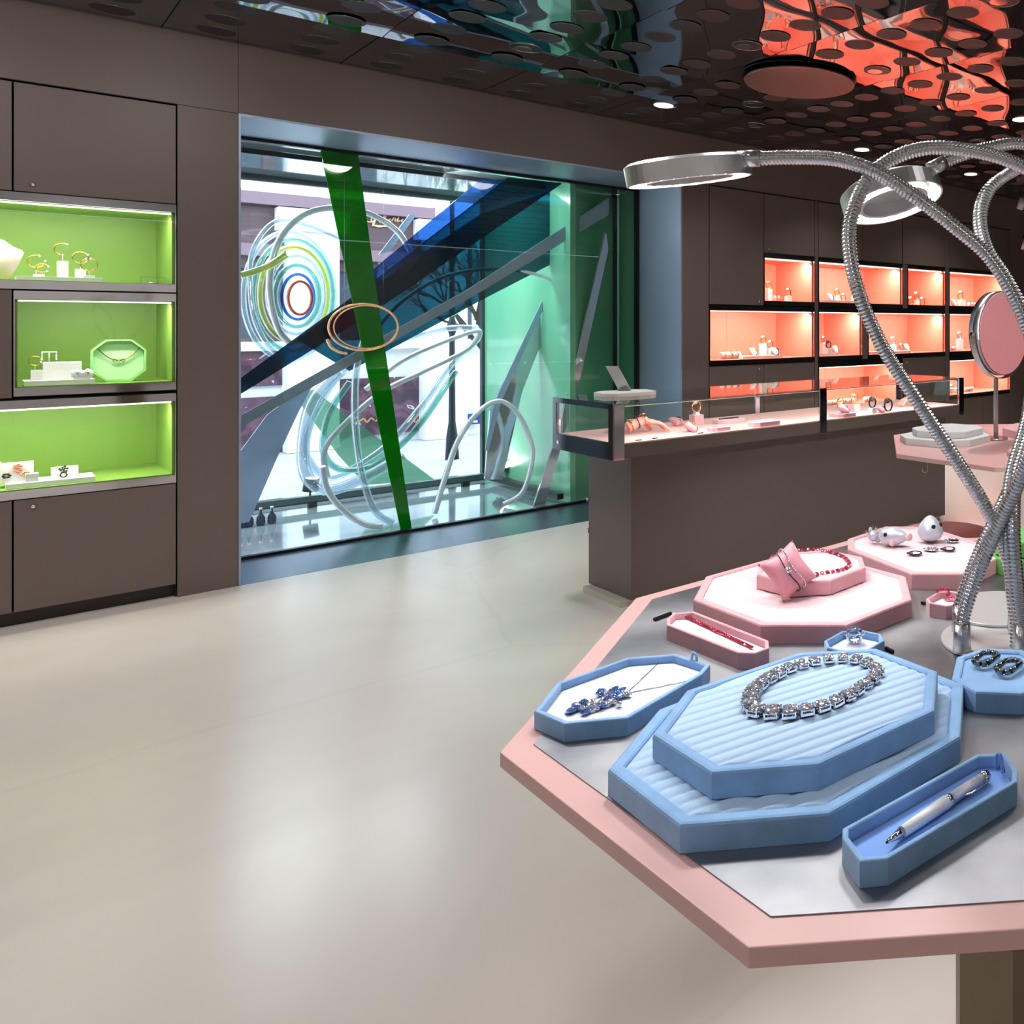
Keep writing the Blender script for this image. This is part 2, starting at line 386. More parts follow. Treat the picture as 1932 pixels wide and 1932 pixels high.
def area(name, loc, dirv, sx, sy, power, rgb=(1,1,1), spread=PI):
    L = bpy.data.lights.new(name, 'AREA'); L.shape = 'RECTANGLE'; L.size = sx; L.size_y = sy; L.energy = power; L.color = rgb; L.spread = spread
    o = bpy.data.objects.new(name, L); COL.objects.link(o); o.location = loc
    o.rotation_euler = Vector(dirv).to_track_quat('-Z', 'Y').to_euler(); return o
def spot(name, loc, dirv, power, ang=100, rad=.04, rgb=(1,.97,.93), blend=.7):
    L = bpy.data.lights.new(name, 'SPOT'); L.energy = power; L.spot_size = math.radians(ang); L.spot_blend = blend; L.shadow_soft_size = rad; L.color = rgb
    o = bpy.data.objects.new(name, L); COL.objects.link(o); o.location = loc; o.rotation_euler = Vector(dirv).to_track_quat('-Z', 'Y').to_euler(); return o

# ================================================================ THE ROOM
XL, XR, YF = -4.2, 9.6, -4.8
def st(name, m, mt): o = m.build(name, mt); o['kind'] = 'structure'; return o
st('floor', MB().box(XL, XR, YF, GLASS, -.1, 0), FLOORM)
# ceiling: mirror tiles laid on a .697 x .6645 grid
TX, TY = .697, .6645
gx0, gy0 = 2.71, 2.68
def bow(x, y):                 # each mirror panel is slightly bowed
    if y > gy0+3*TY: return CEIL
    s_ = ((x-gx0) % TX)/TX*2-1; t_ = ((y-gy0) % TY)/TY*2-1
    return CEIL-(.013 if y > gy0+2*TY else .005)*t_**3-.0012*s_**4
m = MB()
for i in range(-10, 10):
    for j in range(-12, 5):
        x0, x1 = max(gx0+i*TX+.0025, XL), min(gx0+(i+1)*TX-.0025, XR)
        y0, y1 = max(gy0+j*TY+.0025, YF), min(gy0+(j+1)*TY-.0025, 5.38)
        if x1 <= x0 or y1 <= y0: continue
        if j >= 3: m.box(x0, x1, y0, y1, CEIL, CEIL+.01); continue
        K = 12; g = {}
        for a in range(K+1):
            for c in range(K+1):
                X_ = x0+(x1-x0)*a/K; Y_ = y0+(y1-y0)*c/K; g[a, c] = m.b.verts.new((X_, Y_, bow(X_, Y_)))
        for a in range(K):
            for c in range(K): f = m.b.faces.new((g[a, c], g[a, c+1], g[a+1, c+1], g[a+1, c])); f.smooth = True
st('ceiling', m, CEILM)
st('ceiling_void', MB().box(XL, XR, YF, 5.98, CEIL+.03, CEIL+.12), mat('void', (150,145,145), .5, .6))
m = MB().box(XL, XR, WALL, GLASS, HEAD, CEIL)                                             # bulkhead
m.box(XL, -.375, WALL, GLASS, 0, HEAD); m.box(.677, .90, WALL, GLASS, 0, HEAD)            # piers
m.box(3.38, 3.603, WALL, GLASS, 0, HEAD); m.box(7.445, XR, WALL, GLASS, 0, HEAD)
m.box(4.6375, 4.6735, WALL, WALL+.02, 0, HEAD); m.box(6.3385, 6.3975, WALL, WALL+.02, 0, HEAD); m.box(-.375, .677, 5.93, GLASS, 0, HEAD); m.box(3.603, 7.445, 5.93, GLASS, 0, HEAD)
st('wall_back', m, BROWN)
st('wall_right', MB().box(XR, XR+.1, YF, GLASS, 0, CEIL), mat('dark_wall', (34,30,31), .5))
st('wall_left', MB().box(XL-.1, XL, YF, GLASS, 0, CEIL), mat('light_wall', (226,222,218), .6))
st('wall_front', MB().box(XL, XR, YF-.1, YF, 0, CEIL), mat('light_wall', (226,222,218), .6))
st('trim_1', MB().box(.8985, .9005, WALL-.0012, WALL+.002, 0, CEIL), BROWND)
st('trim_2', MB().box(-.375, .90, WALL-.0008, WALL+.002, HEAD-.004, HEAD-.001), BROWND)
st('trim_3', MB().box(3.603, 7.445, WALL-.0012, WALL+.002, HEAD-.006, HEAD-.001), BROWND)
st('trim_4', MB().box(.90, 3.38, WALL, GLASS-.001, HEAD-.012, HEAD-.001), JAMBM)          # brushed soffit
st('trim_5', MB().box(3.368, 3.3795, WALL, GLASS-.001, 0, HEAD-.012), JAMBM)              # brushed right jamb
st('trim_6', MB().box(.9005, .91, WALL, GLASS-.001, 0, HEAD-.012), JAMBM)
st('trim_7', MB().box(.90, 3.368, WALL, GLASS-.001, -.01, .001), SILLM)                   # polished sill
m = MB(); m.box(.91, 3.368, GLASS-.02, GLASS+.02, .001, .016); m.box(.91, 3.368, GLASS-.02, GLASS+.02, HEAD-.03, HEAD-.012)
m.box(3.345, 3.368, GLASS-.02, GLASS+.02, .016, HEAD-.03); m.box(.91, .93, GLASS-.02, GLASS+.02, .016, HEAD-.03)
w1 = st('window_1', m, BLACK)
MB().box(.93, 3.345, GLASS-.006, GLASS+.006, .016, HEAD-.03).build('window_pane', GLASSW, w1)
# rear rail of the vitrine
m = MB(); m.box(.5, 3.42, 6.40, 6.42, HEAD-.03, HEAD); m.box(3.40, 3.43, 6.40, 6.43, 0, HEAD)
st('trim_8', m, BLACK)
# display bay behind the glass
DX0, DX1, DY = -.6, 2.86, 7.48
st('floor_window_bay', MB().box(DX0, 3.6, GLASS+.001, DY+.4, -.05, 0), mat('bay_floor', (185,205,215), .06, .55))
st('ceiling_window_bay', MB().box(DX0, 3.6, GLASS+.001, DY+.2, HEAD+.002, HEAD+.05), mat('bay_ceiling', (190,208,212), .07, .75, bump=.25, bscale=3))
m = MB()
pl = [(3.372, GLASS+.021), (3.42, 6.40), (2.87, 6.02+.42), (2.84, DY)]
m.slab([(2.84, DY, 0), (2.87, 6.0+.03, 0), (2.87, 6.03, HEAD), (2.84, DY, HEAD)], (.04, 0, 0))
st('wall_bay_side', m, GWALL)
m = MB(); m.slab([(2.92, 6.06, 0), (3.45, 6.45, 0), (3.45, 6.45, HEAD), (2.92, 6.06, HEAD)], (.0, .04, 0))
m.slab([(3.371, 5.992, 0), (3.44, 6.42, 0), (3.44, 6.42, HEAD), (3.371, 5.992, HEAD)], (.03, 0, 0))
st('wall_bay_return', m, GWALL)
m = MB(); m.box(DX0, 2.84, DY, DY+.05, 0, .03); m.box(DX0, 2.84, DY, DY+.05, HEAD-.04, HEAD); m.box(2.82, 2.86, DY, DY+.05, .03, HEAD-.04); m.box(DX0-.04, DX0, DY, DY+.05, 0, HEAD)
w2 = st('window_2', m, mat('bay_frame', (60,70,74), .3, .6))
MB().box(DX0, 2.82, DY+.02, DY+.03, .03, HEAD-.04).build('window_pane', GLASSW, w2)

# ceiling dots, downlights, speaker
RD = .0735
holes = [(987,90),(1411,86),(1655,132),(1420,197),(1423,237),(1877,3),(1846,266)]
lit = [(1253,199),(1628,283),(1832,328),(1922,225)]
hset, lset = set(), set()
def gridcell(x, y):
    i = round((x-(gx0+.1745))/.3485); j = round((y-(gy0-.3345))/.2215); return i, j
for u, v in holes: q = P(u, v, CEIL); hset.add(gridcell(q.x, q.y))
for u, v in lit: q = P(u, v, CEIL); lset.add(gridcell(q.x, q.y))
dots = []
SPK = (gx0+.3485, 3.3445+.332)
for i in range(-9, 20):
    for j in range(-5, 14):
        x = gx0+.1745+i*.3485; y = gy0-.3345+j*.2215
        if x > 9.4 or y > 5.25 or y < .9: continue
        if abs(x-SPK[0]) < .35 and abs(y-SPK[1]) < .33: continue
        d = cc*x+ss*y; 
        if d < .5: continue
        u = CX+FP*(ss*x-cc*y)/d; v = CY-FP*(CEIL-H)/d
        if not (-60 < u < 2000 and v > -30): continue
        if (i, j) in hset or (i, j) in lset: continue
        dots.append((d, x, y))
dots.sort()
cell = {}
def dotname(x, y): return x, y
m = MB()
for d, x, y in dots:
    zz = min(bow(x, y-RD*.9), bow(x, y+RD*.9))-.0014; m.cyl((x, y, zz), RD, .0011, 28)
dd = m.build('ceiling_dots', DISC, bpy.data.objects['ceiling'])
m = MB()
for d, x, y in dots: zz = min(bow(x, y-RD*.9), bow(x, y+RD*.9))-.0008; m.torus((x, y, zz), RD, .0007, seg=28, ms=4)
dd = m.build('ceiling_dot_rims', RIM, bpy.data.objects['ceiling'])
for o in bpy.data.objects:
    if o.name.startswith('ceiling_dot'): o['kind'] = 'stuff'
k = 0
ORD = ['nearest the window head', 'second along the row from the window', 'above the neck of the left lamp', 'between the window and the round speaker', 'beside the round speaker grille', 'behind the round speaker', 'over the coral cabinets', 'at the top edge near the right corner', 'towards the dark right wall', 'furthest back near the far wall', 'above the crossing lamp necks']
dl = [((i, j), 0) for i, j in sorted(hset)]+[((i, j), 1) for i, j in sorted(lset)]
for (i, j), lt in dl:
    x = gx0+.1745+i*.3485; y = gy0-.3345+j*.2215
    if y > 5.3: continue
    d = cc*x+ss*y; u = round(CX+FP*(ss*x-cc*y)/d); v = round(CY-FP*(CEIL-H)/d)
    where = 'above the blue window bay' if u < 1200 else 'near the window head, left of the speaker' if u < 1300 else None
    LAB = {0: 'black recessed ceiling downlight ', 1: 'pale lit ceiling downlight '}[lt]
    CZ = min(bow(x, y-RD*.9), bow(x, y+RD*.9))+.0005
    t = thing('ceiling_downlight', LAB, 'ceiling light', (x, y, CEIL), 'downlights set in the mirror ceiling'); t['_u'] = u; t['_v'] = v
    m = MB(); m.tube([Vector((x+math.cos(a)*RD, y+math.sin(a)*RD, CZ-.002)) for a in [2*PI*q/32 for q in range(32)]], .0018, 6, closed=True); m.build('rim', RIM, t)
    m = MB(); m.cyl((x, y, CZ-.0015), RD, .001, 28); m.build('socket', PIPEK, t)
    m = MB(); m.cyl((x, y+.02, CZ-.004), RD*.55 if not lt else RD*.8, .002, 24); m.build('lens', LEDS if lt else CHROME, t)
    spot('downlight_beam', (x, y, CEIL-.03), (0, 0, -1), 16 if lt else 11, 110, .05)
t = thing('ceiling_speaker', 'large round mesh speaker grille hanging just under the mirror ceiling', 'speaker', (SPK[0], SPK[1], CEIL))
m = MB(); m.cyl((SPK[0], SPK[1], CEIL-.035), .30, .012, 64); m.build('grille', GRILLE, t)
m = MB(); m.torus((SPK[0], SPK[1], CEIL-.029), .302, .007, seg=64); m.build('rim', mat('copper_rim', (150,110,104), .3, .8), t)
m = MB(); m.cyl((SPK[0], SPK[1], CEIL-.004), .32, .003, 64); m.build('recess', PIPEK, t)
m = MB()
for a in range(4): m = MB(); m.cyl((SPK[0]+.25*math.cos(a*PI/2+.9), SPK[1]+.25*math.sin(a*PI/2+.9), CEIL-.023), .003, .02, 8); m.build('hanger', CHROME, t)
# track spotlights by the far wall
for u, v, lab in ((1924, 385, 'white track spotlight hanging near the far corner of the ceiling'), (1932, 462, 'small white spotlight low on the dark far wall')):
    q = Yp(u, v, 4.9); q.x = min(q.x, 9.3)
    t = thing('track_spotlight', lab, 'spotlight', q)
    m = MB(); m.cyl(q+Vector((0,0,-.05)), .035, .11, 16, axis=(.2,-.2,1)); m.build('lamp_body', WHITE, t)
    m = MB(); m.cyl(q+Vector((0,0,.05)), .012, max(.02, CEIL-q.z-.06) if v < 400 else .05, 8); m.build('stem', BLACK, t)

# ================================================================ WALL CABINETS
Z = dict(bot=.06, n3=(.547, .977), n2=(.99, 1.45), n1=(1.453, 1.874), top=2.347)
def niche(t, x0, x1, zr, lining, power, splits=()):
    z0, z1 = zr; f = .042
    a, b, c, d = x0+.006, x1-.006, z0+f, z1-f
    yb = 5.88
    m = MB(); m.box(a, b, yb, yb+.012, c, d); m.box(a, a+.008, WALL+.02, yb, c, d); m.box(b-.008, b, WALL+.02, yb, c, d)
    m.box(a, b, WALL+.02, yb, c-.008, c); m.box(a, b, WALL+.06, yb, d, d+.008)
    for s in splits: m.box(s-.001, s+.001, yb-.002, yb, c, d)
    m.build('niche_lining', lining, t)
    m = MB(); m.box(x0+.002, x1-.002, WALL-.004, WALL+.018, z0+.002, z0+f-.003); m.build('lower_rail', CHROME, t)
    m = MB(); m.box(x0+.002, x1-.002, WALL-.004, WALL+.018, z1-f+.003, z1-.002); m.build('upper_rail', CHROME, t)
    m = MB(); m.box(x0+.002, x0+.006, WALL-.004, WALL+.018, z0+f-.003, z1-f+.003); m.build('side_rail', CHROME, t); m = MB(); m.box(x1-.006, x1-.002, WALL-.004, WALL+.018, z0+f-.003, z1-f+.003); m.build('side_rail', CHROME, t)
    xs = [a]+list(splits)+[b]
    for p, q in zip(xs, xs[1:]):
        m = MB(); m.box(p+.0015, q-.0015, WALL+.003, WALL+.008, c-.001, d+.001); m.build('glass_pane', GLASSC, t)
    m = MB(); m.box(a+.01, b-.01, WALL+.026, WALL+.040, d-.006, d); m.build('light_strip', mat('strip', (255,246,235), emit=1.8), t)
    area('niche_light', ((a+b)/2, WALL+.06, d-.012), (0, .38, -1), (b-a)*.94, .02, power*(b-a), (1, .95, .9))
def door(t, x0, x1, z0, z1, knob=None):
    m = MB(); m.box(x0+.003, x1-.003, WALL, WALL+.018, z0+.003, z1-.003, .0008); o = m.build('door', BROWN, t)
    if knob:
        m = MB(); m.ell((knob[0], WALL-.006, knob[1]), .009, .007, .009, 12, 8); m.build('knob', CHROME, o)
def cabinet(label, x0, x1, niches, doors, lining, power):
    t = thing('display_cabinet', label, 'cabinet', ((x0+x1)/2, WALL+.25, 0))
    m = MB(); y0 = WALL+.022
    m.box(x0, x0+.004, y0, 5.92, 0, 2.349); m.box(x1-.004, x1, y0, 5.92, 0, 2.349); m.box(x0+.004, x1-.004, 5.9, 5.92, 0, 2.349)
    m.box(x0+.004, x1-.004, y0, 5.89, 2.343, 2.349)
    for a, b, zr, s in niches: m.box(a, b, y0, 5.878, zr[0]-.004, zr[0]+.006) ; m.box(a, b, y0+.0, 5.878, zr[1]-.006, zr[1]+.004)
    m.build('carcass', BROWND, t)
    m = MB(); m.box(x0+.004, x1-.004, WALL+.05, WALL+.07, 0, .062); m.build('kickboard', KICK, t)
    for a, b, zr, s in niches: niche(t, a, b, zr, lining, power, s)
    for a, b, z0, z1, kn in doors: door(t, a, b, z0, z1, kn)
    return t
n1, n2, n3 = Z['n1'], Z['n2'], Z['n3']; TP = Z['top']
cabinet('brown wall cabinet with three green lit display niches left of the window', -.372, .674,
        [(-.372, .674, n1, (.157,)), (.157, .674, n2, ()), (-.372, .674, n3, (.157,))],
        [(-.372, .157, n1[1], TP, None), (.157, .674, n1[1], TP, (.215, n1[1]+.035)), (-.372, .157, n3[1]+.006, n1[0], None),
         (-.372, .157, .062, n3[0], None), (.157, .674, .062, n3[0], (.215, n3[0]-.035))], GREENL, 5)
cabinet('first brown cabinet with coral niches beyond the window, tall closed door at upper left', 3.607, 4.635,
        [(4.109, 4.635, n1, ()), (3.607, 4.635, n2, (4.109,))],
        [(3.607, 4.109, n1[0], TP, (4.06, n1[0]+.035)), (4.109, 4.635, n1[1], TP, (4.155, n1[1]+.035)), (3.607, 4.109, .062, n2[0], (4.06, n2[0]-.035)), (4.109, 4.635, .062, n2[0], None)], CORAL, 7.5)
cabinet('wide middle brown cabinet, its coral niches stepped at three levels behind the counter', 4.676, 6.336,
        [(4.676, 5.715, n1, (5.19,)), (5.785, 6.336, n1, ()), (4.676, 5.19, n2, ()), (5.262, 6.336, n2, (5.72,)), (4.676, 5.715, n3, (5.19,))],
        [(4.676, 5.19, n1[1], TP, None), (5.19, 5.715, n1[1], TP, None), (5.72, 6.336, n1[1], TP, None), (5.715, 5.785, n1[0], n1[1], None), (5.19, 5.262, n2[0], n1[0], None),
         (4.676, 5.19, .062, n3[0], None), (5.19, 5.715, .062, n3[0], None), (5.72, 6.336, .062, n2[0], (5.77, n2[0]-.04))], CORAL, 7.5)
cabinet('last brown cabinet with three stacked coral niches next to the dark right wall', 6.40, 7.44,
        [(6.40, 7.44, n1, (6.96,)), (6.40, 7.44, n2, (6.96,)), (6.40, 7.44, n3, (6.96,))],
        [(6.40, 6.96, n1[1], TP, None), (6.96, 7.44, n1[1], TP, (7.01, n1[1]+.035)), (6.40, 6.96, .062, n3[0], None), (6.96, 7.44, .062, n3[0], (7.01, n3[0]-.035))], CORAL, 7.5)
S1, S2, S3 = n1[0]+.0425, n2[0]+.0425, n3[0]+.0425
# --- small merchandise
def wx(u, y): return Yp(u, 613, y).x
def block(u, z, y, w, h, label, m=WHITE, group='white display blocks', d=None, nm='display_block', cat='display block'):
    x = wx(u, y); d = d or w; q = MB(); q.box(x-w/2, x+w/2, y-d/2, y+d/2, z+.0005, z+h, .0012)
    return tag(q.build(nm, m, loc=(x, y, z)), label, cat, group)
def plinth(u0, u1, z, y, label, h=.02, d=.16, m=WHITE):
    x0, x1 = wx(u0, y-d/2), wx(u1, y-d/2); q = MB(); q.box(x0, x1, y-d/2, y+d/2, z+.0005, z+h, .001)
    return tag(q.build('plinth', m, loc=((x0+x1)/2, y, z)), label, 'plinth', 'thin white plinths on the shelves')
def mk_watch(mt, strap):
    t = thing('wrist_watch', 'w', 'watch')
    MB().tube([Vector((math.sin(a)*.027, 0, .031+math.cos(a)*.030)) for a in [2*PI*k/28 for k in range(28)]], .0045, 6, closed=True).build('strap', strap, t)
    m = MB(); m.cyl((-.006, 0, .052), .016, .007, 20, axis=(-.55, -.35, .76)); m.build('watch_case', mt, t)
    m = MB(); m.cyl(Vector((-.006, 0, .052))+Vector((-.55, -.35, .76)).normalized()*.0072, .0125, .0006, 20, axis=(-.55, -.35, .76)); m.build('dial', WHITE if mt is not DARKM else BLACK, t)
    m = MB(); m.cyl((0, 0, 0.0003), .009, .003, 10); m.build('clip', mt, t)
    return t
protoW = {}
def watch(u, z, y, label, kind='gold', s=1.0, rz=0, group='watches on display'):
    mt = {'gold': GOLD, 'rose': ROSE, 'silver': SILVER, 'dark': DARKM}[kind]
    if kind not in protoW: o = mk_watch(mt, mt); protoW[kind] = o
    else: o = copytree(protoW[kind])
    o.location = (wx(u, y), y, z+.0004); o.scale = (s, s, s); o.rotation_euler = (0, 0, rz); o['label'] = label; o['category'] = 'watch'; o['group'] = group; return o
def pillow_mesh(w, d, h, pinch=.55):
    m = MB(); N = 14
    r = {}
    for side in (1, -1):
        for i in range(N+1):
            for j in range(N+1):
                a, b = i/N*2-1, j/N*2-1
                if side == -1 and (i in (0, N) or j in (0, N)): r[(side, i, j)] = r[(1, i, j)]; continue
                hh = h*((1-abs(a)**2.6)*(1-abs(b)**2.6))**.5
                x = a*w*(1-.13*(1-b*b)); y = b*d*(1-.13*(1-a*a))
                r[(side, i, j)] = m.b.verts.new((x, y, side*hh))
        for i in range(N):
            for j in range(N):
                f = [r[(side, i, j)], r[(side, i+1, j)], r[(side, i+1, j+1)], r[(side, i, j+1)]]
                q = m.b.faces.new(f if side == 1 else f[::-1]); q.smooth = True
    return m
def pillow(u, z, y, label, mt, s=.035, band='silver', rz=.6, tilt=.9, group='watch pillows'):
    x = wx(u, y); t = thing('watch_pillow', label, 'cushion', (x, y, z), group)
    m = pillow_mesh(s, s, s*.5); R = Matrix.Rotation(rz, 4, 'Z') @ Matrix.Rotation(tilt, 4, 'X')
    bmesh.ops.transform(m.b, matrix=R, verts=m.b.verts[:]); lo = min(v.co.z for v in m.b.verts)
    o = m.build('cushion', mt, t); o.location = (0, 0, -lo+.0005)
    bm_ = {'silver': SILVER, 'gold': GOLD, 'rose': ROSE, 'dark': DARKM}[band]
    q = MB(); q.tube([R @ Vector((0, math.cos(a)*s*.93, math.sin(a)*s*.56)) for a in [2*PI*k/24 for k in range(24)]], s*.07, 6, closed=True); c0 = R @ Vector((0, 0, s*.56)); ax = (R @ Vector((0, 0, 1)))
    q.cyl(c0, s*.3, s*.12, 16, axis=ax); o2 = q.build('watch_band', bm_, t); o2.location = (0, 0, -lo+.0005); return t
def roll(u, z, y, label, L=.12, n=3, r=.02, mt=WHITE, kind=ROSE):
    x = wx(u, y); t = thing('watch_roll', label, 'watch holder', (x, y, z), 'white watch rolls')
    m = MB(); m.tube([(x-L/2, y, z+r+.008), (x-L/2+.004, y, z+r+.008), (x+L/2-.004, y, z+r+.008), (x+L/2, y, z+r+.008)], lambda i: r*.8 if i in (0, 3) else r, 20); m.build('roll', mt, t)
    for k in range(n):
        xx = x-L/2+L*(k+.5)/n; q = MB(); q.torus((xx, y, z+r+.008), r+.002, .0022, axis=(1,0,0), seg=24, ms=6); q.cyl((xx, y-r*.7, z+r*1.7+.008), r*.55, .005, 16, axis=(0,-.7,.7)); q.build('watch_band', kind, t)
    q = MB(); q.box(x-L/2+.01, x+L/2-.01, y-.01, y+.01, z+.0005, z+.01); q.build('foot', mt, t); return t
# green cabinet, top niche
y = 5.50
plinth(30, 195, S1, y, 'thin white plinth under rings, top green shelf', .018)
def ring_on_post(u, z, y, hh, label, mt=GOLD, R=.027, arc=.82, rz=0.5):
    x = wx(u, y); t = thing('cuff_bracelet', label, 'bracelet', (x, y, z), 'gold cuffs in the green cabinet')
    a0 = rz; pts = [Vector((x+math.cos(a0+2*PI*arc*k/30)*R, y, z+hh+R+math.sin(a0+2*PI*arc*k/30)*R)) for k in range(31)]
    m = MB(); m.tube(pts, .0022, 8); m.build('cuff', mt, t)
    m = MB(); m.ell(pts[0], .005, .005, .005, 10, 8); m.ell(pts[-1], .005, .005, .005, 10, 8); m.build('end_bead', GEM, t)
    m = MB(); m.cyl((x, y, z+.0005), .0012, hh, 8); m.build('pin', WHITE, t); return t
zp = S1+.018
block(73, zp, y, .035, .012, 'lowest white block, left one on top green shelf')
block(118, zp, y, .035, .075, 'tall white block at the centre of the top green shelf')
block(151, zp, y, .035, .042, 'medium white block right of the tall one, top green shelf')
block(168, zp, y-.05, .035, .012, 'flat white block at the right end of the plinth, top green shelf')
ring_on_post(68, zp+.012, y, .030, 'gold cuff over the lowest left block, top green shelf', rz=1.2)
ring_on_post(80, zp+.012, y-.03, .008, 'small gold cuff in front of the lowest left block', R=.019, rz=.4)
ring_on_post(118, zp+.075, y, .028, 'open gold cuff on the tall white block', rz=1.0, R=.026, arc=.6)
ring_on_post(152, zp+.042, y, .026, 'closed gold bangle over the medium white block', arc=1, R=.026)
ring_on_post(168, zp+.012, y-.05, .022, 'gold hoop bangle at the right of the top green shelf', arc=.9, R=.027, rz=2)
# bust
x = wx(-16, y+.03); t = thing('necklace_bust', 'ivory necklace bust with fine gold chain, left end of top green shelf', 'necklace display', (x, y+.03, S1))
m = MB(); prof = [(.0, .0), (.052, 0), (.082, .11), (.095, .17), (.055, .20), (.032, .235), (0, .24)]
m.slab([(x+a, y+.01-b*.1, S1+.001+b*.75) for a, b in prof]+[(x-a, y+.01-b*.1, S1+.001+b*.75) for a, b in prof[-2:0:-1]], (0, .03, .0))
bmesh.ops.bevel(m.b, geom=m.b.edges[:], offset=.006, segments=3, affect='EDGES'); smooth(m.build('bust', IVORY, t))
m = MB(); m.tube([Vector((x+math.sin(a)*.05, y-.017-.005, S1+.155-math.cos(a)*.035)) for a in [-1.4+2.8*k/20 for k in range(21)]], .0015, 6); m.ell((x, y-.022, S1+.117), .006, .004, .008, 10, 8); m.build('chain', GOLD, t)
x = wx(288, y); t = thing('acrylic_riser', 'small clear riser at right end of the top green shelf', 'riser', (x, y, S1))
m = MB(); m.box(x-.045, x+.045, y-.04, y+.04, S1+.03, S1+.034); m.box(x-.045, x-.041, y-.04, y+.04, S1+.0005, S1+.03); m.box(x+.041, x+.045, y-.04, y+.04, S1+.0005, S1+.03); m.build('riser', clear('clear_acrylic', (235,245,240), .08, .6), t)
m = MB(); m.torus((x, y, S1+.006), .02, .003, seg=24); m.build('bangle', SILVER, t)
# green cabinet, middle niche
plinth(45, 180, S2, y, 'thin white plinth on middle green shelf', .022)
zp = S2+.022
block(69, zp, y, .038, .045, 'small white cube at left of the middle green shelf')
block(117, zp, y+.02, .12, .078, 'large white block on the middle green shelf', d=.06)
ring_on_post(66, zp+.045, y, .02, 'gold cuff ring over the small white cube, middle green shelf', R=.02, rz=.3, arc=.9)
x = wx(93, y); z = zp+.078; t = thing('earring_stand', 'white T bar stand with crystal drop earrings on large white block', 'jewellery stand', (x, y+.01, z))
m = MB(); m.cyl((x, y+.01, z+.0005), .002, .045, 8); m.box(x-.024, x+.024, y+.007, y+.013, z+.044, z+.048); m.build('stand', WHITE, t)
for s in (-1, 1):
    m = MB()
    for k in range(5): m.ell((x+s*.022, y+.004, z+.04-k*.007), .0035, .0035, .0035, 8, 6)
    m.build('earring', GEM, t)
roll(155, zp, y-.05, 'white roll with bangles beside the octagonal green box', .07, 2, .016, WHITE, SILVER)
# octagon upright necklace box
c = Yp(224, 662, y+.04); t = thing('necklace_box', 'upright octagonal pale green box with a gold necklace, middle green shelf', 'necklace display', (c.x, y+.04, S2))
zc = S2+.10
oc = [Vector((c.x+a, y+.02, zc+b)) for a, b in [(p.x, p.y) for p in octa(0, 0, .092, .099, .05)]]
ic = [Vector((c.x+(p.x-c.x)*.93, y+.02, zc+(p.z-zc)*.93)) for p in oc]
m = MB()
A = [m.b.verts.new(p) for p in oc]; B = [m.b.verts.new(p) for p in ic]; C = [m.b.verts.new(p+Vector((0,.035,0))) for p in oc]; Dv = [m.b.verts.new(p+Vector((0,.03,0))) for p in ic]
for i in range(8):
    j = (i+1)%8; m.b.faces.new((A[i], A[j], B[j], B[i])); m.b.faces.new((A[i], A[j], C[j], C[i])); m.b.faces.new((B[i], B[j], Dv[j], Dv[i]))
m.b.faces.new(C); m.build('box_frame', GREENP, t)
m = MB(); m.slab([p+Vector((0,.022,0)) for p in [Vector((c.x+(q.x-c.x)*.98, q.y, zc+(q.z-zc)*.98)) for q in ic]], (0, .006, 0)); m.build('box_inlay', mat('mint_inlay', (190,238,178), .8), t)
m = MB(); m.tube([Vector((c.x+s*.072, y+.035, zc+.062-(1-s*s)*.062)) for s in [k/14-1 for k in range(29)]], .0024, 6)
for s in (-.2, 0, .2): m.torus((c.x+s*.07, y+.034, zc+.0), .006, .0015, axis=(0,1,0), seg=14, ms=5)
m.build('necklace', mat('antique_gold', (150,128,60), .25, 1), t)
# green cabinet, bottom niche
plinth(10, 180, S3, y, 'thin white plinth on the bottom green shelf', .022)
zp = S3+.022
x0 = wx(30, y)
t = thing('jewellery_card', 'white card with orange and grey brooches, bottom green shelf', 'jewellery card', (x0, y, zp))
m = MB(); m.box(x0-.065, x0+.052, y-.01, y+.01, zp+.0005, zp+.085, .001); m.build('card', WHITE, t)
for dx, dz, mt, n in ((.005, .068, mat('orange_enamel', (235,120,70), .3), 5), (.005, .050, mat('orange_enamel', (235,120,70), .3), 4), (-.028, .030, DARKM, 6), (.028, .032, GOLD, 8)):
    q = MB()
    for k in range(n): a = 2*PI*k/n; q.ell((x0+dx+.010*math.cos(a), y-.013, zp+dz+.008*math.sin(a)), .006, .003, .0035, 8, 6)
    q.build('brooch', mt, t)
block(-14, zp, y, .05, .09, 'white block cut by the left edge of the photo, bottom green shelf')
block(60, zp, y-.04, .04, .035, 'small white cube right of the brooch card')
block(122, zp, y+.02, .085, .045, 'wide white block behind the dark ring, bottom green shelf', d=.03)
x = wx(120, y-.03); t = thing('cocktail_ring', 'dark flower shaped cocktail ring on a white plinth, bottom green shelf', 'ring', (x, y-.03, zp))
m = MB(); m.torus((x, y-.03, zp+.013), .010, .0025, axis=(0,1,0), seg=20); m.build('band', DARKM, t)
m = MB()
for k in range(12): a = k*2.4; r = .0045*math.sqrt(k); m.ell((x+math.cos(a)*r, y-.03+math.sin(a)*r*.5, zp+.036+math.sin(a)*r), .0045, .0045, .0045, 7, 5)
m.build('flower_head', mat('dark_green_enamel', (50,62,34), .2, .3), t)

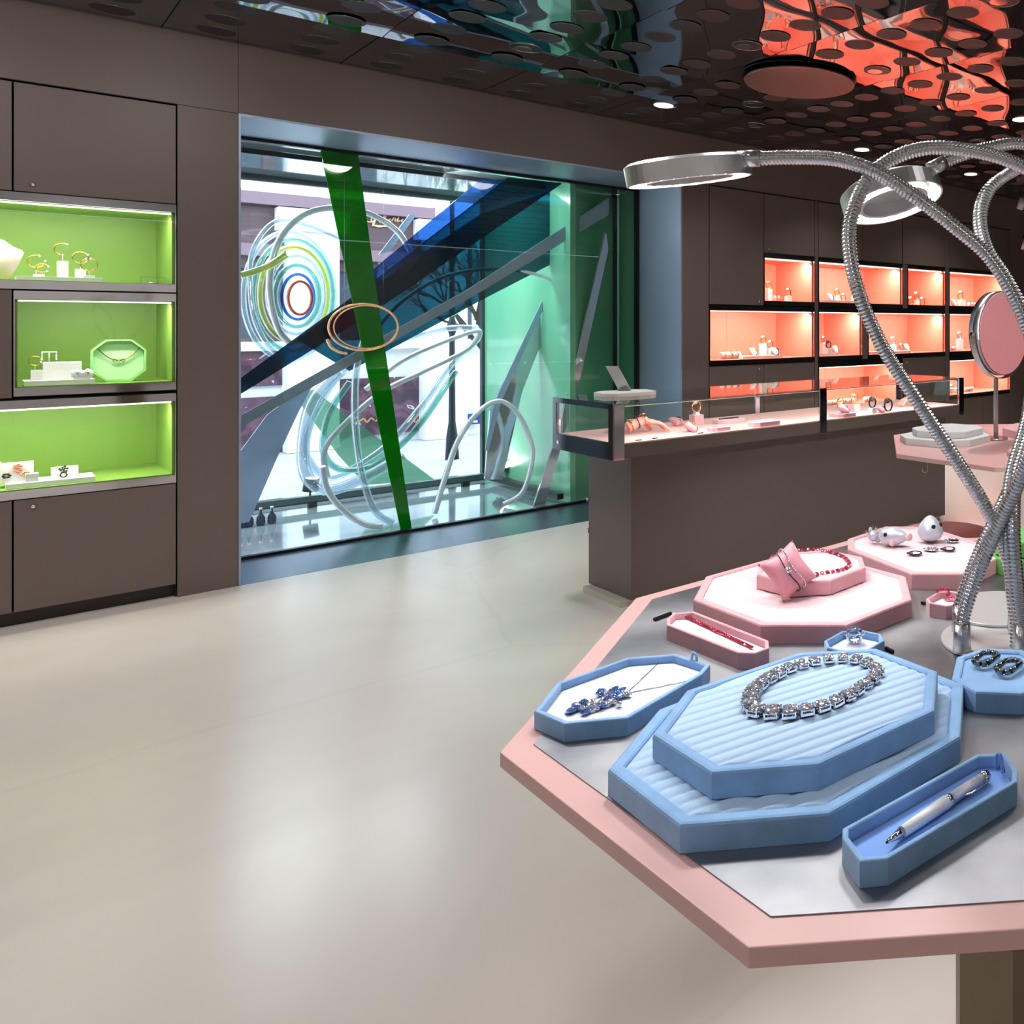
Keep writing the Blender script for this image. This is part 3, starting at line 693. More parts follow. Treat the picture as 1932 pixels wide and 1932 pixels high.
# coral niches
y = 5.52
block(1450, S1, y, .045, .10, 'tall white block at left of first coral top niche')
watch(1450, S1+.10, y, 'gold watch on the tall white block in the first coral top niche')
roll(1467, S1, y, 'white watch roll beside the tall block, first coral top niche', .08, 2)
block(1487, S1, y-.03, .045, .045, 'short white block in the first coral top niche')
watch(1487, S1+.045, y-.03, 'gold watch on the short white block, first coral top niche', 'rose')
plinth(1402, 1477, S2, y, 'white plinth with pillows on first coral middle shelf')
roll(1378, S2, y, 'white roll of three watches, left of the first coral middle shelf', .18, 3, .024)
pillow(1422, S2+.02, y, 'white pillow with gold watch, first coral middle shelf', WHITE, .04, 'gold')
block(1439, S2+.02, y, .045, .095, 'tall white block by the glass joint, first coral middle shelf')
watch(1440, S2+.115, y, 'gold watch on the tallest block of the first coral middle shelf')
block(1452, S2+.02, y, .045, .055, 'medium white block right of the tall one, first coral middle shelf')
watch(1453, S2+.075, y, 'gold watch on the medium block, first coral middle shelf', 'rose')
pillow(1463, S2+.02, y-.04, 'white pillow with black watch, first coral middle shelf', WHITE, .042, 'dark')
plinth(1547, 1622, S1, y, 'white plinth in second coral top niche')
pillow(1567, S1+.02, y, 'white pillow with watch, second coral top niche', WHITE, .04, 'rose')
block(1580, S1+.02, y, .045, .045, 'white block in the second coral top niche')
watch(1579, S1+.065, y, 'gold watch standing on a block, second coral top niche')
watch(1591, S1+.02, y-.04, 'gold watch standing low at right of the block, second coral top niche', 'rose')
roll(1616, S1+.02, y, 'white watch roll behind the lamp neck, second coral top niche', .11, 2)
plinth(1548, 1582, S2, y, 'white plinth in the narrow coral middle niche', d=.14)
block(1554, S2+.02, y, .045, .085, 'tall white block at the left end of narrow coral niche')
watch(1554, S2+.105, y, 'silver watch on a tall block next to the cabinet pillar', 'silver')
block(1563, S2+.02, y-.04, .05, .045, 'white block in the narrow coral middle niche')
watch(1563, S2+.065, y-.04, 'dark gold watch on block in the narrow coral middle niche', 'dark')
pillow(1577, S2+.02, y, 'white pillow with silver watch, narrow coral middle niche', WHITE, .04, 'silver')
roll(1618, S2, y+.05, 'white roll at the right end of the narrow coral middle niche', .07, 2)
plinth(1643, 1719, S2, y, 'white plinth in the wide bridging coral niche')
pillow(1654, S2+.02, y, 'white pillow with rose watch, left of the bridging niche', WHITE, .04, 'rose')
block(1684, S2+.02, y, .055, .06, 'white block in the bridging coral niche')
watch(1684, S2+.08, y, 'silver and gold watch on block in bridging niche', 'silver', 1.2)
watch(1700, S2+.02, y, 'rose gold watch standing on the plinth, bridging niche', 'rose', 1.1)
pillow(1711, S2+.02, y-.03, 'white pillow with gold watch, right end of the bridging niche plinth', WHITE, .042, 'gold')
for u, h_, lab in ((1718, 0, 'gold watch at the left of the third coral top niche'), (1729, .05, 'tallest gold watch on a block, third coral top niche'), (1740, .0, 'gold watch right of the block, third coral top niche'), (1768, .02, 'gold watch at the right of the third coral top niche')):
    if h_: block(u, S1, y, .045, h_, 'white block under a watch %s third coral top niche' % ('at the right of the' if u > 1750 else 'left of centre in the'))
    watch(u, S1+h_, y, lab, 'gold' if u != 1740 else 'rose', 1.25)
pillow(1800, S1, y, 'white pillow at the left of the last coral top niche', WHITE, .045, 'rose')
block(1812, S1, y, .08, .065, 'white block in the last coral top niche')
watch(1812, S1+.065, y, 'large gold watch on the block in last coral top niche', 'gold', 1.5)
roll(1834, S1, y, 'white watch roll left of the round pink mirror, last coral top niche', .14, 3)
roll(1796, S2, y, 'white watch roll in the last coral middle niche', .12, 2)
block(1810, S2, y, .06, .12, 'tall white block left of the round pink mirror, last coral middle niche')
watch(1810, S2+.12, y, 'silver watch on tall block left of the round mirror', 'silver', 1.2)
for u, lab in ((1568, 'white roll on lowest coral shelf, nearest the cabinet pillar'), (1600, 'middle white roll on the lowest coral shelf of the second cabinet'), (1640, 'white roll on lowest coral shelf at right of the second cabinet')):
    roll(u, S3, y, lab, .14, 3)
watch(1795, S3, y, 'gold watch at the left of the last lowest coral niche', 'rose', 1.5)
block(1802, S3, y, .11, .05, 'wide white block in last lowest coral niche')
roll(1827, S3, y, 'white watch roll in the last lowest coral niche left of mirror pole', .14, 3)
block(1776-60, S3+.0, 5.6, .06, .05, 'white block at far end of second cabinet lowest shelf') if False else None

# ================================================================ GLASS COUNTER
KX0, KX1, KY0, KY1 = 1.855, 4.305, 3.49, 4.09
t = thing('display_counter', 'long brown sales counter with a glass display top in the middle of the shop', 'counter', (3.1, 3.79, 0))
CT = t
m = MB(); m.box(1.99, 4.225, 3.588, 3.989, .03, .702); m.build('counter_base', BROWN, t)
m = MB(); m.box(1.95, 4.20, 3.61, 3.965, 0, .0295); m.build('plinth', mat('pale_plinth', (205,198,186), .4), t)
m = MB(); m.prism([(KX0+.004, KY0+.005), (KX1-.004, KY0+.005), (KX1-.004, KY1-.005), (KX0+.004, KY1-.005)], .704, .766); m.build('display_deck', BROWN, t)
m = MB(); m.box(KX0+.03, KX1-.03, KY0+.012, KY1-.012, .766, .771); m.build('deck_lining', mat('pink_felt', (240,184,180), .85), t)
for x in (KX0, 3.045, 4.255):
    m = MB(); m.box(x, x+.05, KY0, KY0+.012, .70, .949, .001); m.build('front_post', CHROME, t)
    m = MB(); m.box(x+.01, x+.04, KY1-.012, KY1, .767, .949, .001); m.build('rear_post', CHROME, t)
BZ = mat('bronze_chrome', (92,86,88), .08, 1)
for x in (KX0, KX1-.012):
    m = MB(); m.box(x, x+.012, KY0+.0125, KY0+.05, .70, .949); m.box(x, x+.012, KY1-.05, KY1-.013, .70, .949); m.box(x, x+.012, KY0+.05, KY1-.05, .925, .949); m.box(x, x+.012, KY0+.05, KY1-.05, .70, .775); m.build('end_frame', BZ, t)
m = MB(); m.box(KX0+.002, KX0+.008, KY0+.05, KY1-.05, .775, .925); m.build('end_glass', GLASSC, t)
m = MB(); m.box(KX1-.009, KX1-.003, KY0+.05, KY1-.05, .775, .925); m.build('end_glass', GLASSC, t)
for a, b in ((KX0+.051, 3.044), (3.096, 4.254)):
    m = MB(); m.box(a, b, KY0+.002, KY0+.008, .768, .940); m.build('front_glass', GLASSC, t)
    m = MB(); m.box(a, b, KY1-.010, KY1-.004, .771, .940); m.build('rear_glass', GLASSC, t)
m = MB(); m.box(KX0+.0125, KX1-.0125, KY0+.0, KY1-.0, .941, .949, .0008); m.build('top_glass', GLASST, t)
m = MB(); m.box(KX0+.051, 3.044, KY0+.0005, KY0+.003, .9365, .9405); m.box(3.096, 4.254, KY0+.0005, KY0+.003, .9365, .9405); m.build('edge_trim', CHROME, t)
m = MB(); m.cyl((KX0-.003, KY1-.07, .735), .009, .004, 12, axis=(1,0,0)); m.build('lock', CHROME, t)
m = MB(); m.box(KX0+.06, KX1-.06, KY0+.016, KY0+.020, .934, .938); m.build('light_strip', mat('dim_strip', (255,246,235), emit=1.2), t)
for a, b in ((1.95, 3.0), (3.12, 4.22)): area('counter_light', ((a+b)/2, KY0+.03, .928), (0, .55, -1), b-a, .012, 2.6, (1, .95, .92))
m = MB()
for z in (.28, .43): m.box(1.982, 1.992, 3.98, 3.996, z, z+.02)
m.build('hinge', CHROME, t)
DZ = .771
# white octagonal plate with leaning card on the counter top
pts = octa(*P(1180, 745, .9491)[:2], .135, .105, .05, -.1)
t = thing('display_plate', 'white octagonal plate on the left end of the glass counter', 'display plate', (center(pts).x, center(pts).y, .9495))
m = MB(); m.prism(pts, .9495, .967, .002); m.build('plate', WHITE, t)
a = P(1178, 737, .967)
t = thing('leaning_card_stand', 'leaning white card stand on the white octagonal plate', 'card stand', (a.x, a.y, .967))
R_ = Vector((ss, -cc, 0)); F_ = Vector((cc, ss, 0))
m = MB(); p0 = Vector((a.x, a.y, .9675))-R_*.028; m.slab([p0, p0+R_*.062, p0+R_*.002+Vector((0,0,.125))-F_*.02, p0-R_*.06+Vector((0,0,.125))-F_*.02], F_*.006); m.build('card', mat('satin_card', (205,205,208), .25, .3), t)
m = MB(); m.slab([p0-F_*.02, p0+R_*.06-F_*.02]+[p0-F_*.02+R_*(.03+.03*math.cos(q))+Vector((0,0,.022*math.sin(q)**1.5)) for q in [PI*k/10 for k in range(1, 10)]], F_*.012); m.build('emblem_holder', mat('grey_emblem', (120,125,135), .3, .3), t)

def hand(name, label, base, dirv, L=.17, flip=1, bracelets=0):
    """mannequin hand resting on its fingertips"""
    t = thing(name, label, 'mannequin hand', (base[0], base[1], DZ))
    d = Vector((dirv[0], dirv[1], 0)).normalized(); s = Vector((-d.y, d.x, 0))*flip; b = Vector(base); up = Vector((0,0,1))
    def q(a, c, h): return b+d*a+s*c+up*h
    k = L/.17; m = MB()
    m.tube(spline([q(0, 0, .032*k), q(.03*k, 0, .045*k), q(.065*k, 0, .055*k), q(.085*k, 0, .055*k)], 5), lambda i: (.024-.0004*i)*k, 14)
    m.ell(q(.10*k, 0, .050*k), .034*k, .026*k, .013*k, M=Matrix(((d.x, s.x, 0), (d.y, s.y, 0), (0, 0, 1))) @ Matrix.Rotation(.25, 3, 'Y'))
    for off, ln, sp in ((-.021, .055, -.22), (-.008, .066, -.07), (.006, .070, .06), (.019, .060, .2)):
        a0 = .122
        m.tube(spline([q(a0*k-.03*k, off*k*.8, .050*k), q(a0*k, off*k, .047*k), q((a0+ln*.42)*k, (off+sp*.022)*k, .036*k), q((a0+ln*.75)*k, (off+sp*.042)*k, .018*k), q((a0+ln*.97)*k, (off+sp*.055)*k, .0075*k)], 5), lambda i: (.0088-.00016*i)*k, 10)
    m.tube(spline([q(.078*k, .018*k, .048*k), q(.092*k, .036*k, .038*k), q(.11*k, .048*k, .024*k), q(.128*k, .052*k, .009*k)], 5), lambda i: (.0105-.0002*i)*k, 10)
    o = m.build('hand', HANDM, t); r = o.modifiers.new('r', 'REMESH'); r.mode = 'VOXEL'; r.voxel_size = .0019*k; r.use_smooth_shade = True
    sm = o.modifiers.new('s', 'SMOOTH'); sm.iterations = 3
    for i in range(bracelets):
        w_ = .012+i*.028; mt = (GOLD, DARKM, GOLD)[i % 3]
        n = MB(); ax = (d+up*.35).normalized(); cpt = q(w_*k, 0, (.036+.37*w_)*k); n.torus(cpt, .0265*k, .0026, axis=ax, seg=28, ms=6); n.cyl(cpt+up*.024*k, .012, .005, 16, axis=(d*-.2+up)); bo = n.build('bangle', mt, t)
    return t
b0 = P(1190, 822, DZ)
hand('mannequin_hand', 'pink mannequin hand wearing bangles at the left end of the glass counter', (b0.x, b0.y+.03, DZ+.0005), (.92, -.1), .19, 1, 3)
b1 = P(1738, 765, DZ)
hand('mannequin_hand', 'bare pink mannequin hand at the right end of the glass counter', (b1.x+.02, b1.y+.02, DZ+.0005), (-1, .15), .17, 1, 0)
def on(u, v, z, mg=.045):
    q = P(u, v, z); y_ = max(KY0+mg, min(KY1-mg, q.y)); return Vector((wx(u, y_), y_, z))
def pillow_at(p, label, mt, s, band, rz, tilt):
    u = CX+FP*(ss*p.x-cc*p.y)/(cc*p.x+ss*p.y); return pillow(u, p.z, p.y, label, mt, s, band, rz, tilt)
def bl_at(p, w_, h_, label, mt, group, nm='display_block', cat='display block'):
    q = MB(); q.box(p.x-w_/2, p.x+w_/2, p.y-w_/2, p.y+w_/2, p.z+.0005, p.z+h_, .0012); return tag(q.build(nm, mt, loc=p), label, cat, group)
def watch_at(p, label, kind, s=1.):
    u = CX+FP*(ss*p.x-cc*p.y)/(cc*p.x+ss*p.y); return watch(u, p.z, p.y, label, kind, s)
q = on(1277, 803, DZ); pillow_at(q, 'pink pillow with black watch behind the mannequin fingers', PSATIN, .036, 'silver', .3, .5)
q = on(1304, 815, DZ); pillow_at(q, 'pink pillow with gold watch in front of the pink block', PSATIN, .036, 'gold', .9, .6)
q = on(1314, 800, DZ, .05); bl_at(q, .055, .05, 'pink block carrying a white cube and rose watch in the counter', PINKV, 'pink blocks in the counter')
q2 = Vector((q.x, q.y, DZ+.05)); bl_at(q2, .024, .014, 'tiny white cube on top of the pink block', WHITE, 'white cubes in the counter')
watch_at(Vector((q.x, q.y, DZ+.064)), 'rose gold watch above the pink block in the counter', 'rose', .95)
def flat_tray(u, v, a, b, h_, label, jewel=None, th=0):
    c = on(u, v, DZ, b+.02); pts = octa(c.x, c.y, a, b, min(a, b)*.45, th)
    t = thing('velvet_pad', label, 'display pad', (c.x, c.y, DZ), 'pink velvet pads in the counter')
    m = MB(); m.prism(pts, DZ+.0005, DZ+h_, .002); m.build('pad', PINKV, t)
    if jewel:
        m = MB(); N = 16
        for k in range(N):
            f = k/(N-1)*2-1; m.ell((c.x+math.cos(th)*f*a*.7, c.y+math.sin(th)*f*a*.7, DZ+h_+.0035), .0045, .0045, .0035, 8, 6)
        j = m.build('bracelet', jewel); tag(j, 'row bracelet on the ' + label, 'bracelet', 'bracelets in the counter')
    return t
flat_tray(1357, 812, .055, .04, .02, 'small pink octagonal pad right of the pillows', SILVER)
flat_tray(1375, 797, .085, .045, .02, 'long pink pad with dark bracelet near rear glass', DARKM)
flat_tray(1442, 805, .085, .05, .024, 'larger pink pad left of the middle counter post', GEM, .0)
q = on(1400, 815, DZ); m = MB(); m.box(q.x-.05, q.x+.02, q.y-.012, q.y+.012, DZ+.0005, DZ+.008, .001); tag(m.build('acrylic_tag', clear('clear_acrylic', (235,245,240), .08, .6), loc=q), 'clear acrylic tag on pink felt between the counter pads', 'tag')
for u, v in ((1205, 832), (1236, 828), (1322, 822)):
    q = on(u, v, DZ); m = MB(); m.box(q.x-.014, q.x+.014, q.y-.004, q.y+.004, DZ+.0005, DZ+.004, .001)
    tag(m.build('price_clip', DARKM, loc=q), {1205: 'leftmost dark clip under the mannequin wrist', 1236: 'dark clip below the mannequin thumb', 1322: 'dark clip right of the front pink pillow'}[u], 'clip', 'dark clips on the pink felt')
flat_tray(1590, 795, .075, .06, .02, 'pink octagonal pad right of the middle counter post')
q = on(1592, 795, DZ, .06); q.z = DZ+.02; pillow_at(q, 'pink pillow with silver watch on octagonal pad right of the middle post', PSATIN, .036, 'silver', .8, .5)
q = on(1612, 778, DZ, .05); bl_at(q, .05, .05, 'pink block behind the pad right of the middle post', PINKV, 'pink blocks in the counter')
watch_at(Vector((q.x, q.y, DZ+.05)), 'gold watch on pink block right of the middle post', 'gold', 1)
q = on(1586, 772, DZ, .05); watch_at(q, 'gold watch standing behind the pink pillow', 'gold', 1.1)
q = on(1646, 782, DZ); bl_at(q, .035, .035, 'white cube near the right mannequin hand', WHITE, 'white cubes in the counter')
watch_at(Vector((q.x, q.y, DZ+.035)), 'dark watch on the white cube in the right half of the counter', 'dark', 1)
q = on(1662, 778, DZ); pillow_at(q, 'pink pillow with silver watch next to the right mannequin hand', PSATIN, .03, 'silver', .6, .5)
q = on(1676, 776, DZ); watch_at(q, 'large black open watch next to the right mannequin hand', 'dark', 1.2)

# ================================================================ TABLES
def table(label, dx, dy, plate):
    o8 = octa(.91+dx, .68+dy, .56, .54, .335)
    t = thing('display_table', label, 'table', (.91+dx, .68+dy, 0), None)
    m = MB(); m.prism(o8, .8555, .87, .0012); m.build('tabletop', PINKT, t)
    if plate:
        m = MB(); m.prism(inset(o8, .028), .8701, .8712); m.build('steel_inlay', PLATEM, t)
    m = MB(); m.prism(octa(.95+dx, .66+dy, .30, .28, .15), .795, .855); m.build('underframe', KHAKI, t)
    m = MB(); m.prism(octa(.97+dx, .68+dy, .085, .085, .04), .012, .795); m.build('pedestal', KHAKI, t)
    m = MB(); m.prism(octa(.97+dx, .68+dy, .26, .26, .12), 0, .012); m.build('foot_plate', KHAKI, t)
    return t
T1 = table('pink octagonal display table with steel inlay in the foreground', 0, 0, True)
T2 = table('second pink octagonal table behind, carrying the round mirror', 1.655, 1.03, False)
TZ = .8714
# ---- foreground trays
def poly(px, z): return [P(u, v, z) for u, v in px]
def dirpx(a, b, z): d = P(*b, z)-P(*a, z); return (d.x, d.y)
# lower blue
z1 = TZ+.024; A = poly([(1147,1450),(1283,1555),(1565,1533),(1812,1388),(1818,1290)], z1); c = (A[0]+A[4])/2
pts = [Vector(p[:2]) for p in A]+[Vector((2*c.x-A[i].x, 2*c.y-A[i].y)) for i in (1, 2, 3)]
dr = dirpx((1262,1400), (1500,1325), z1)
padded_tray('padded_tray', 'larger lower light blue quilted velvet tray on the steel table', pts, TZ, z1, BLUEV, BLUEQ, dr, .0155, .013, h=.0036)
z2 = z1+.024; U8 = poly([(1233,1383),(1344,1458),(1545,1438),(1760,1340),(1770,1265),(1654,1223),(1506,1229),(1292,1302)], z2)
c = sum((Vector(p[:2]) for p in U8), Vector((0,0)))/8
U8 = [((Vector(U8[i][:2])-Vector(U8[(i+4)%8][:2]))/2+c) for i in range(8)]
padded_tray('padded_tray', 'upper light blue quilted tray stacked on the larger blue one, holding the big crystal necklace', U8, z1+.0004, z2, BLUEV, BLUEQ, dr, .0150, .011, h=.0036)
# open blue tray left
z3 = TZ+.019; A = poly([(1008,1341),(1065,1365),(1184,1354),(1324,1272),(1340,1253),(1276,1233),(1184,1240),(1050,1288)], z3)
tb = P(1306, 1245, z3)
open_tray('pendant_tray', 'open light blue octagonal tray holding the blue pendant', A, TZ, z3, BLUEV, WHITEIN, .0055, .011, (tb.x, tb.y, .3, -.8), BLUEV)
OT = z3-.011+.0022
# pen tray
z4 = TZ+.021; A = poly([(1589,1580),(1622,1624),(1675,1619),(1919,1474),(1920,1453),(1899,1421),(1843,1422),(1590,1562)], z4)
tb = P(1888, 1440, z4)
open_tray('pen_tray', 'long narrow open blue tray holding the crystal pen at the front right', A, TZ, z4, BLUEV, BLUEIN, .0048, .013, (tb.x, tb.y, .2, .8), BLUEIN)
PZ = z4-.013+.0022
# pink bracelet tray
z5 = TZ+.021; A = poly([(1258,1167),(1270,1156),(1310,1153),(1450,1208),(1451,1222),(1424,1232),(1393,1231),(1258,1178)], z5)
open_tray('bracelet_tray', 'long pale pink open tray with red crystal bracelet', A, TZ, z5, PINKV, LILIN, .0045, .011)
BZ_ = z5-.011+.0022
# pink big
z6 = TZ+.026; A = poly([(1308,1130),(1435,1178),(1598,1178),(1720,1130)], z6); B_ = poly([(1329,1084),(1709,1087)], z6)
c = (A[0]+P(1709,1087,z6))/2
pts = [Vector(p[:2]) for p in A]+[Vector((2*c.x-A[i].x, 2*c.y-A[i].y)) for i in range(4)]
drp = dirpx((1360,1120), (1600,1150), z6)
padded_tray('padded_tray', 'large pink quilted octagonal tray under the pink pillow', pts, TZ, z6, PINKV, PINKQ, drp, .012, .012)
# small pink
z7 = z6+.022; A = poly([(1429,1072),(1470,1091),(1558,1098),(1632,1074)], z7); e = P(1634,1056,z7); c = (A[0]+e)/2
pts = octa(P(1531,1066,z7).x, P(1531,1066,z7).y, .082, .078, .042, .1)
SPP = pts
padded_tray('padded_tray', 'small pink octagonal tray on top of the large pink one, with the red necklace', pts, z6+.0004, z7, PINKV, PINKQ, drp, .009, .008)
# back pink tray
z8 = TZ+.026; A = poly([(1600,1035),(1720,1081.5),(1820,1081.5),(1886,1050)], z8); c = (A[0]+P(1872,1030,z8))/2
pts = [Vector(p[:2]) for p in A]+[Vector((2*c.x-A[i].x, 2*c.y-A[i].y)) for i in range(4)]
padded_tray('padded_tray', 'pink quilted tray at the back of the table holding the silver fish charms', pts, TZ, z8, PINKV, PINKQ, drp, .012, .012)
# small trays
def small_oct(u, v, a, b, z0, z1, th=0): c = P(u, v, z1); return octa(c.x, c.y, a, b, min(a, b)*.5, th)
z9 = TZ+.02
open_tray('ring_tray', 'small open blue tray with a clear crystal ring behind the big blue trays', small_oct(1612, 1208, .036, .034, TZ, z9, .2), TZ, z9, BLUEV, WHITEIN, .0035, .012)
open_tray('ring_tray', 'small pink open tray with pink rings left of the lamp necks', small_oct(1789, 1128, .032, .028, TZ, z9, .2), TZ, z9, PINKV, LILIN, .0035, .012)
# earring tray right (padded)
z10 = TZ+.024; c = P(1888, 1262, z10)
pts = octa(c.x, c.y, .062, .055, .03, .6)
padded_tray('padded_tray', 'blue velvet tray with two rectangular crystal hoops at the right edge', pts, TZ, z10, BLUEV, BLUEV, (1, 0), .05, .010, h=.0004)
ET = z10
# green box at right
c = P(1918, 1075, TZ)
pts = octa(c.x+.02, c.y+.0, .055, .05, .02, .5)
t = thing('velvet_box', 'green velvet jewellery box behind the lamp necks at the right edge', 'box', (c.x, c.y, TZ))
m = MB(); m.prism(pts, TZ+.0003, TZ+.028, .003); m.build('box_base', GREENV, t)
m = MB(); m.prism(inset(pts, .004), TZ+.031, TZ+.058, .003); m.build('box_lid', GREENV, t)
m = MB(); m.prism(inset(pts, .008), TZ+.028, TZ+.031); m.build('box_seam', mat('dark_green', (30,60,28), .8), t)

# ---- jewellery
def gem_mesh(w, d, h, cut=.28):
    """step-cut cushion crystal, flat facets"""
    m = MB(); prof = [(.55, -.0), (1, .40), (1, .50), (.80, .74), (.56, .93), (.34, 1)]
    rings = []
    for n_, (s, z) in enumerate(prof):
        o = octa(0, 0, w/2*s, d/2*s, min(w, d)/2*s*cut*2*.55, .18*(n_ > 2)*(1 if n_ % 2 else -.6)); rings.append([m.b.verts.new((p.x, p.y, z*h)) for p in o])
    m.b.faces.new(rings[0][::-1])
    for a, b in zip(rings, rings[1:]):
        for i in range(8): 
            if a in (rings[2], rings[3]):
                m.b.faces.new((a[i], a[(i+1)%8], b[i])); m.b.faces.new((a[(i+1)%8], b[(i+1)%8], b[i]))
            else: m.b.faces.new((a[i], a[(i+1)%8], b[(i+1)%8], b[i]))
    m.b.faces.new(rings[-1]); return m
# big crystal necklace
NZ = z2-.0034+.0026
path = [P(u, v, NZ+.003) for u, v in [(1430,1345),(1475,1348),(1515,1345),(1555,1335),(1595,1318),(1630,1295),(1655,1275),(1652,1262),(1625,1248),(1590,1244),(1555,1247),(1520,1254),(1487,1264),(1455,1280),(1430,1298),(1417,1315),(1416,1333)]]
ring = spline(path, 20, True); tot = sum((ring[i]-ring[i-1]).length for i in range(len(ring))); NG = 25
pos = resample(ring+[ring[0]], tot/NG)[:NG]
t = thing('crystal_necklace', 'large clear crystal necklace laid in an oval on the upper blue tray', 'necklace', (center(pos).x, center(pos).y, NZ))
g0 = gem_mesh(.0132, .0150, .0072).build('crystal', GEM, t); s0 = None
m = MB(); m.prism(octa(0, 0, .0068, .0078, .002), 0, .0022); 
for sx in (-1, 1):
    for sy in (-1, 1): m.box(sx*.0056-.0007, sx*.0056+.0007, sy*.0068-.0007, sy*.0068+.0007, 0, .0056)
m.tube([(-.0075, 0, .001), (.0075, 0, .001)], .0009, 6)
s0 = m.build('setting', SILVER, g0)
g0.location = (0, 0, 0); s0.location = (0, 0, -.0012)
for i, p in enumerate(pos):
    q0, q1 = pos[i-1], pos[(i+1)%NG]; d = q1-q0; a = math.atan2(d.y, d.x)
    g = g0 if i == 0 else copytree(g0, t)
    g.location = Vector((p.x, p.y, NZ+.0035))-Vector(t.location); g.rotation_euler = (random.uniform(-.12, .12), random.uniform(-.12, .12), a)
    sc = 1.0+.14*math.cos((i/NG)*2*PI); g.scale = (sc*.95, sc, sc)
# red bead necklace on small pink tray
NZ = z7-.0034+.0018
c = Vector((center(SPP).x, center(SPP).y))
path = [P(u, v, NZ+.003) for u, v in [(1455,1057),(1462,1047),(1480,1041),(1510,1037),(1545,1037),(1575,1043),(1597,1054),(1602,1065),(1590,1073),(1560,1079),(1530,1083),(1500,1080),(1475,1073)]]
ring = spline(path, 16, True); tot = sum((ring[i]-ring[i-1]).length for i in range(len(ring))); NG = 48
pos = resample(ring+[ring[0]], tot/NG)[:NG]
t = thing('red_necklace', 'necklace of red and pink crystals on the small pink tray', 'necklace', (center(pos).x, center(pos).y, NZ))
g0 = gem_mesh(.0062, .0072, .0045).build('crystal', GEMR, t)
g1 = gem_mesh(.0062, .0072, .0045).build('crystal', GEMP, t)
for i, p in enumerate(pos):
    d = pos[(i+1)%NG]-pos[i-1]; base = (g0, g1)[i % 2]; g = base if i < 2 else base.copy()
    if i >= 2: COL.objects.link(g)
    g.parent = t; g.location = Vector((p.x, p.y, NZ+.0006))-Vector(t.location); g.rotation_euler = (random.uniform(-.3, .3), 0, math.atan2(d.y, d.x))
# red tennis bracelet
a, b = P(1292, 1166, BZ_), P(1420, 1226, BZ_)
t = thing('red_bracelet', 'straight red crystal tennis bracelet in the pale pink tray', 'bracelet', ((a+b)/2))
m = MB(); m.tube([a+Vector((0,0,.0012)), b+Vector((0,0,.0012))], .0008, 6); m.build('chain', SILVER, t)
g0 = gem_mesh(.0045, .0055, .0035).build('crystal', GEMR, t)
for i in range(28):
    g = g0 if i == 0 else g0.copy()
    if i: COL.objects.link(g)
    p = a.lerp(b, (i+.5)/28); g.location = Vector((p.x, p.y, BZ_+.0012))-Vector(t.location); g.rotation_euler = (0, 0, math.atan2((b-a).y, (b-a).x)+random.uniform(-.15, .15))
# blue cluster pendant with chain
t = thing('blue_pendant', 'blue and clear crystal cluster pendant on a fine silver chain in the open blue tray', 'pendant', P(1130, 1325, OT))
g0 = gem_mesh(.0125, .0085, .0055).build('crystal', GEMB, t); g1 = gem_mesh(.009, .0075, .005).build('crystal', GEM, t)
sp = [(1082,1340,0,1.25),(1085,1331,1,.9),(1100,1326,0,.9),(1108,1343,0,1),(1113,1333,1,1),(1118,1325,1,.9),(1122,1338,1,.9),(1131,1329,1,1.1),(1134,1334,0,1),(1140,1321,1,.9),(1133,1308,0,1),(1148,1322,0,.9),(1155,1326,1,1),(1157,1309,0,1.5),(1165,1318,0,1),(1166,1331,1,.8),(1172,1306,0,1.1),(1174,1313,1,1.1),(1183,1312,1,.9),(1148,1312,1,.9),(1096,1337,1,1),(1145,1330,1,.9)]
for i, (u, v, k, s_) in enumerate(sp):
    base = g1 if k else g0; first = (k == 0 and i == 0) or (k == 1 and i == 1); g = base if first else base.copy()
    if not first: COL.objects.link(g)
    g.parent = t; q = P(u, v+1, OT+.002); g.location = Vector((q.x, q.y, OT+.0008+random.uniform(0, .0016)))-Vector(t.location); g.rotation_euler = (random.uniform(-.4,.4), random.uniform(-.4,.4), random.uniform(0, 3)); g.scale = (s_, s_, 1)
m = MB()
for e in ((1248, 1245), (1321, 1280)):
    a = P(1182, 1308, OT+.0008); b = P(*e, OT+.0008); m.tube([a, b], .00045, 6)
    for k in range(40):
        m.ell(a.lerp(b, (k+.5)/40), .0007, .0007, .0007, 5, 4)
m.build('chain', SILVER, t)
# pen
a, b = P(1672, 1590, PZ+.006), P(1862, 1462, PZ+.006); ax = (b-a).normalized(); L = (b-a).length
t = thing('crystal_pen', 'white ballpoint pen with crystal filled chrome barrel lying in the long blue tray', 'pen', (a+b)/2)
def seg(s0, s1, r0, r1, nm, mt, par=t, extra=None):
    m = MB(); m.tube([a+ax*L*s0, a+ax*L*(s0+s1)/2, a+ax*L*s1], lambda i: (r0, (r0+r1)/2, r1)[i], 20)
    if extra: extra(m)
    return m.build(nm, mt, par)
seg(0, .012, .0008, .0012, 'pen_point', DARKM); seg(.01, .14, .0014, .0044, 'pen_tip', CHROME); seg(.14, .56, .0046, .0058, 'pen_barrel', mat('pearl_white', (235,235,240), .3, 0, coat=.5))
seg(.56, .60, .0056, .0056, 'centre_band', CHROME)
seg(.60, .94, .0048, .0048, 'crystal_barrel', mat('crystal_grain', (215,215,225), .15, .8, bump=1, bscale=900)); seg(.94, 1.0, .0054, .0050, 'pen_cap', CHROME)
m = MB(); sd = ax.cross(Vector((0,0,1))).normalized(); m.tube([a+ax*L*.97+sd*.005, a+ax*L*.95+sd*.0075, a+ax*L*.75+sd*.0078, a+ax*L*.71+sd*.0055], .0009, 8); m.build('clip', CHROME, t)
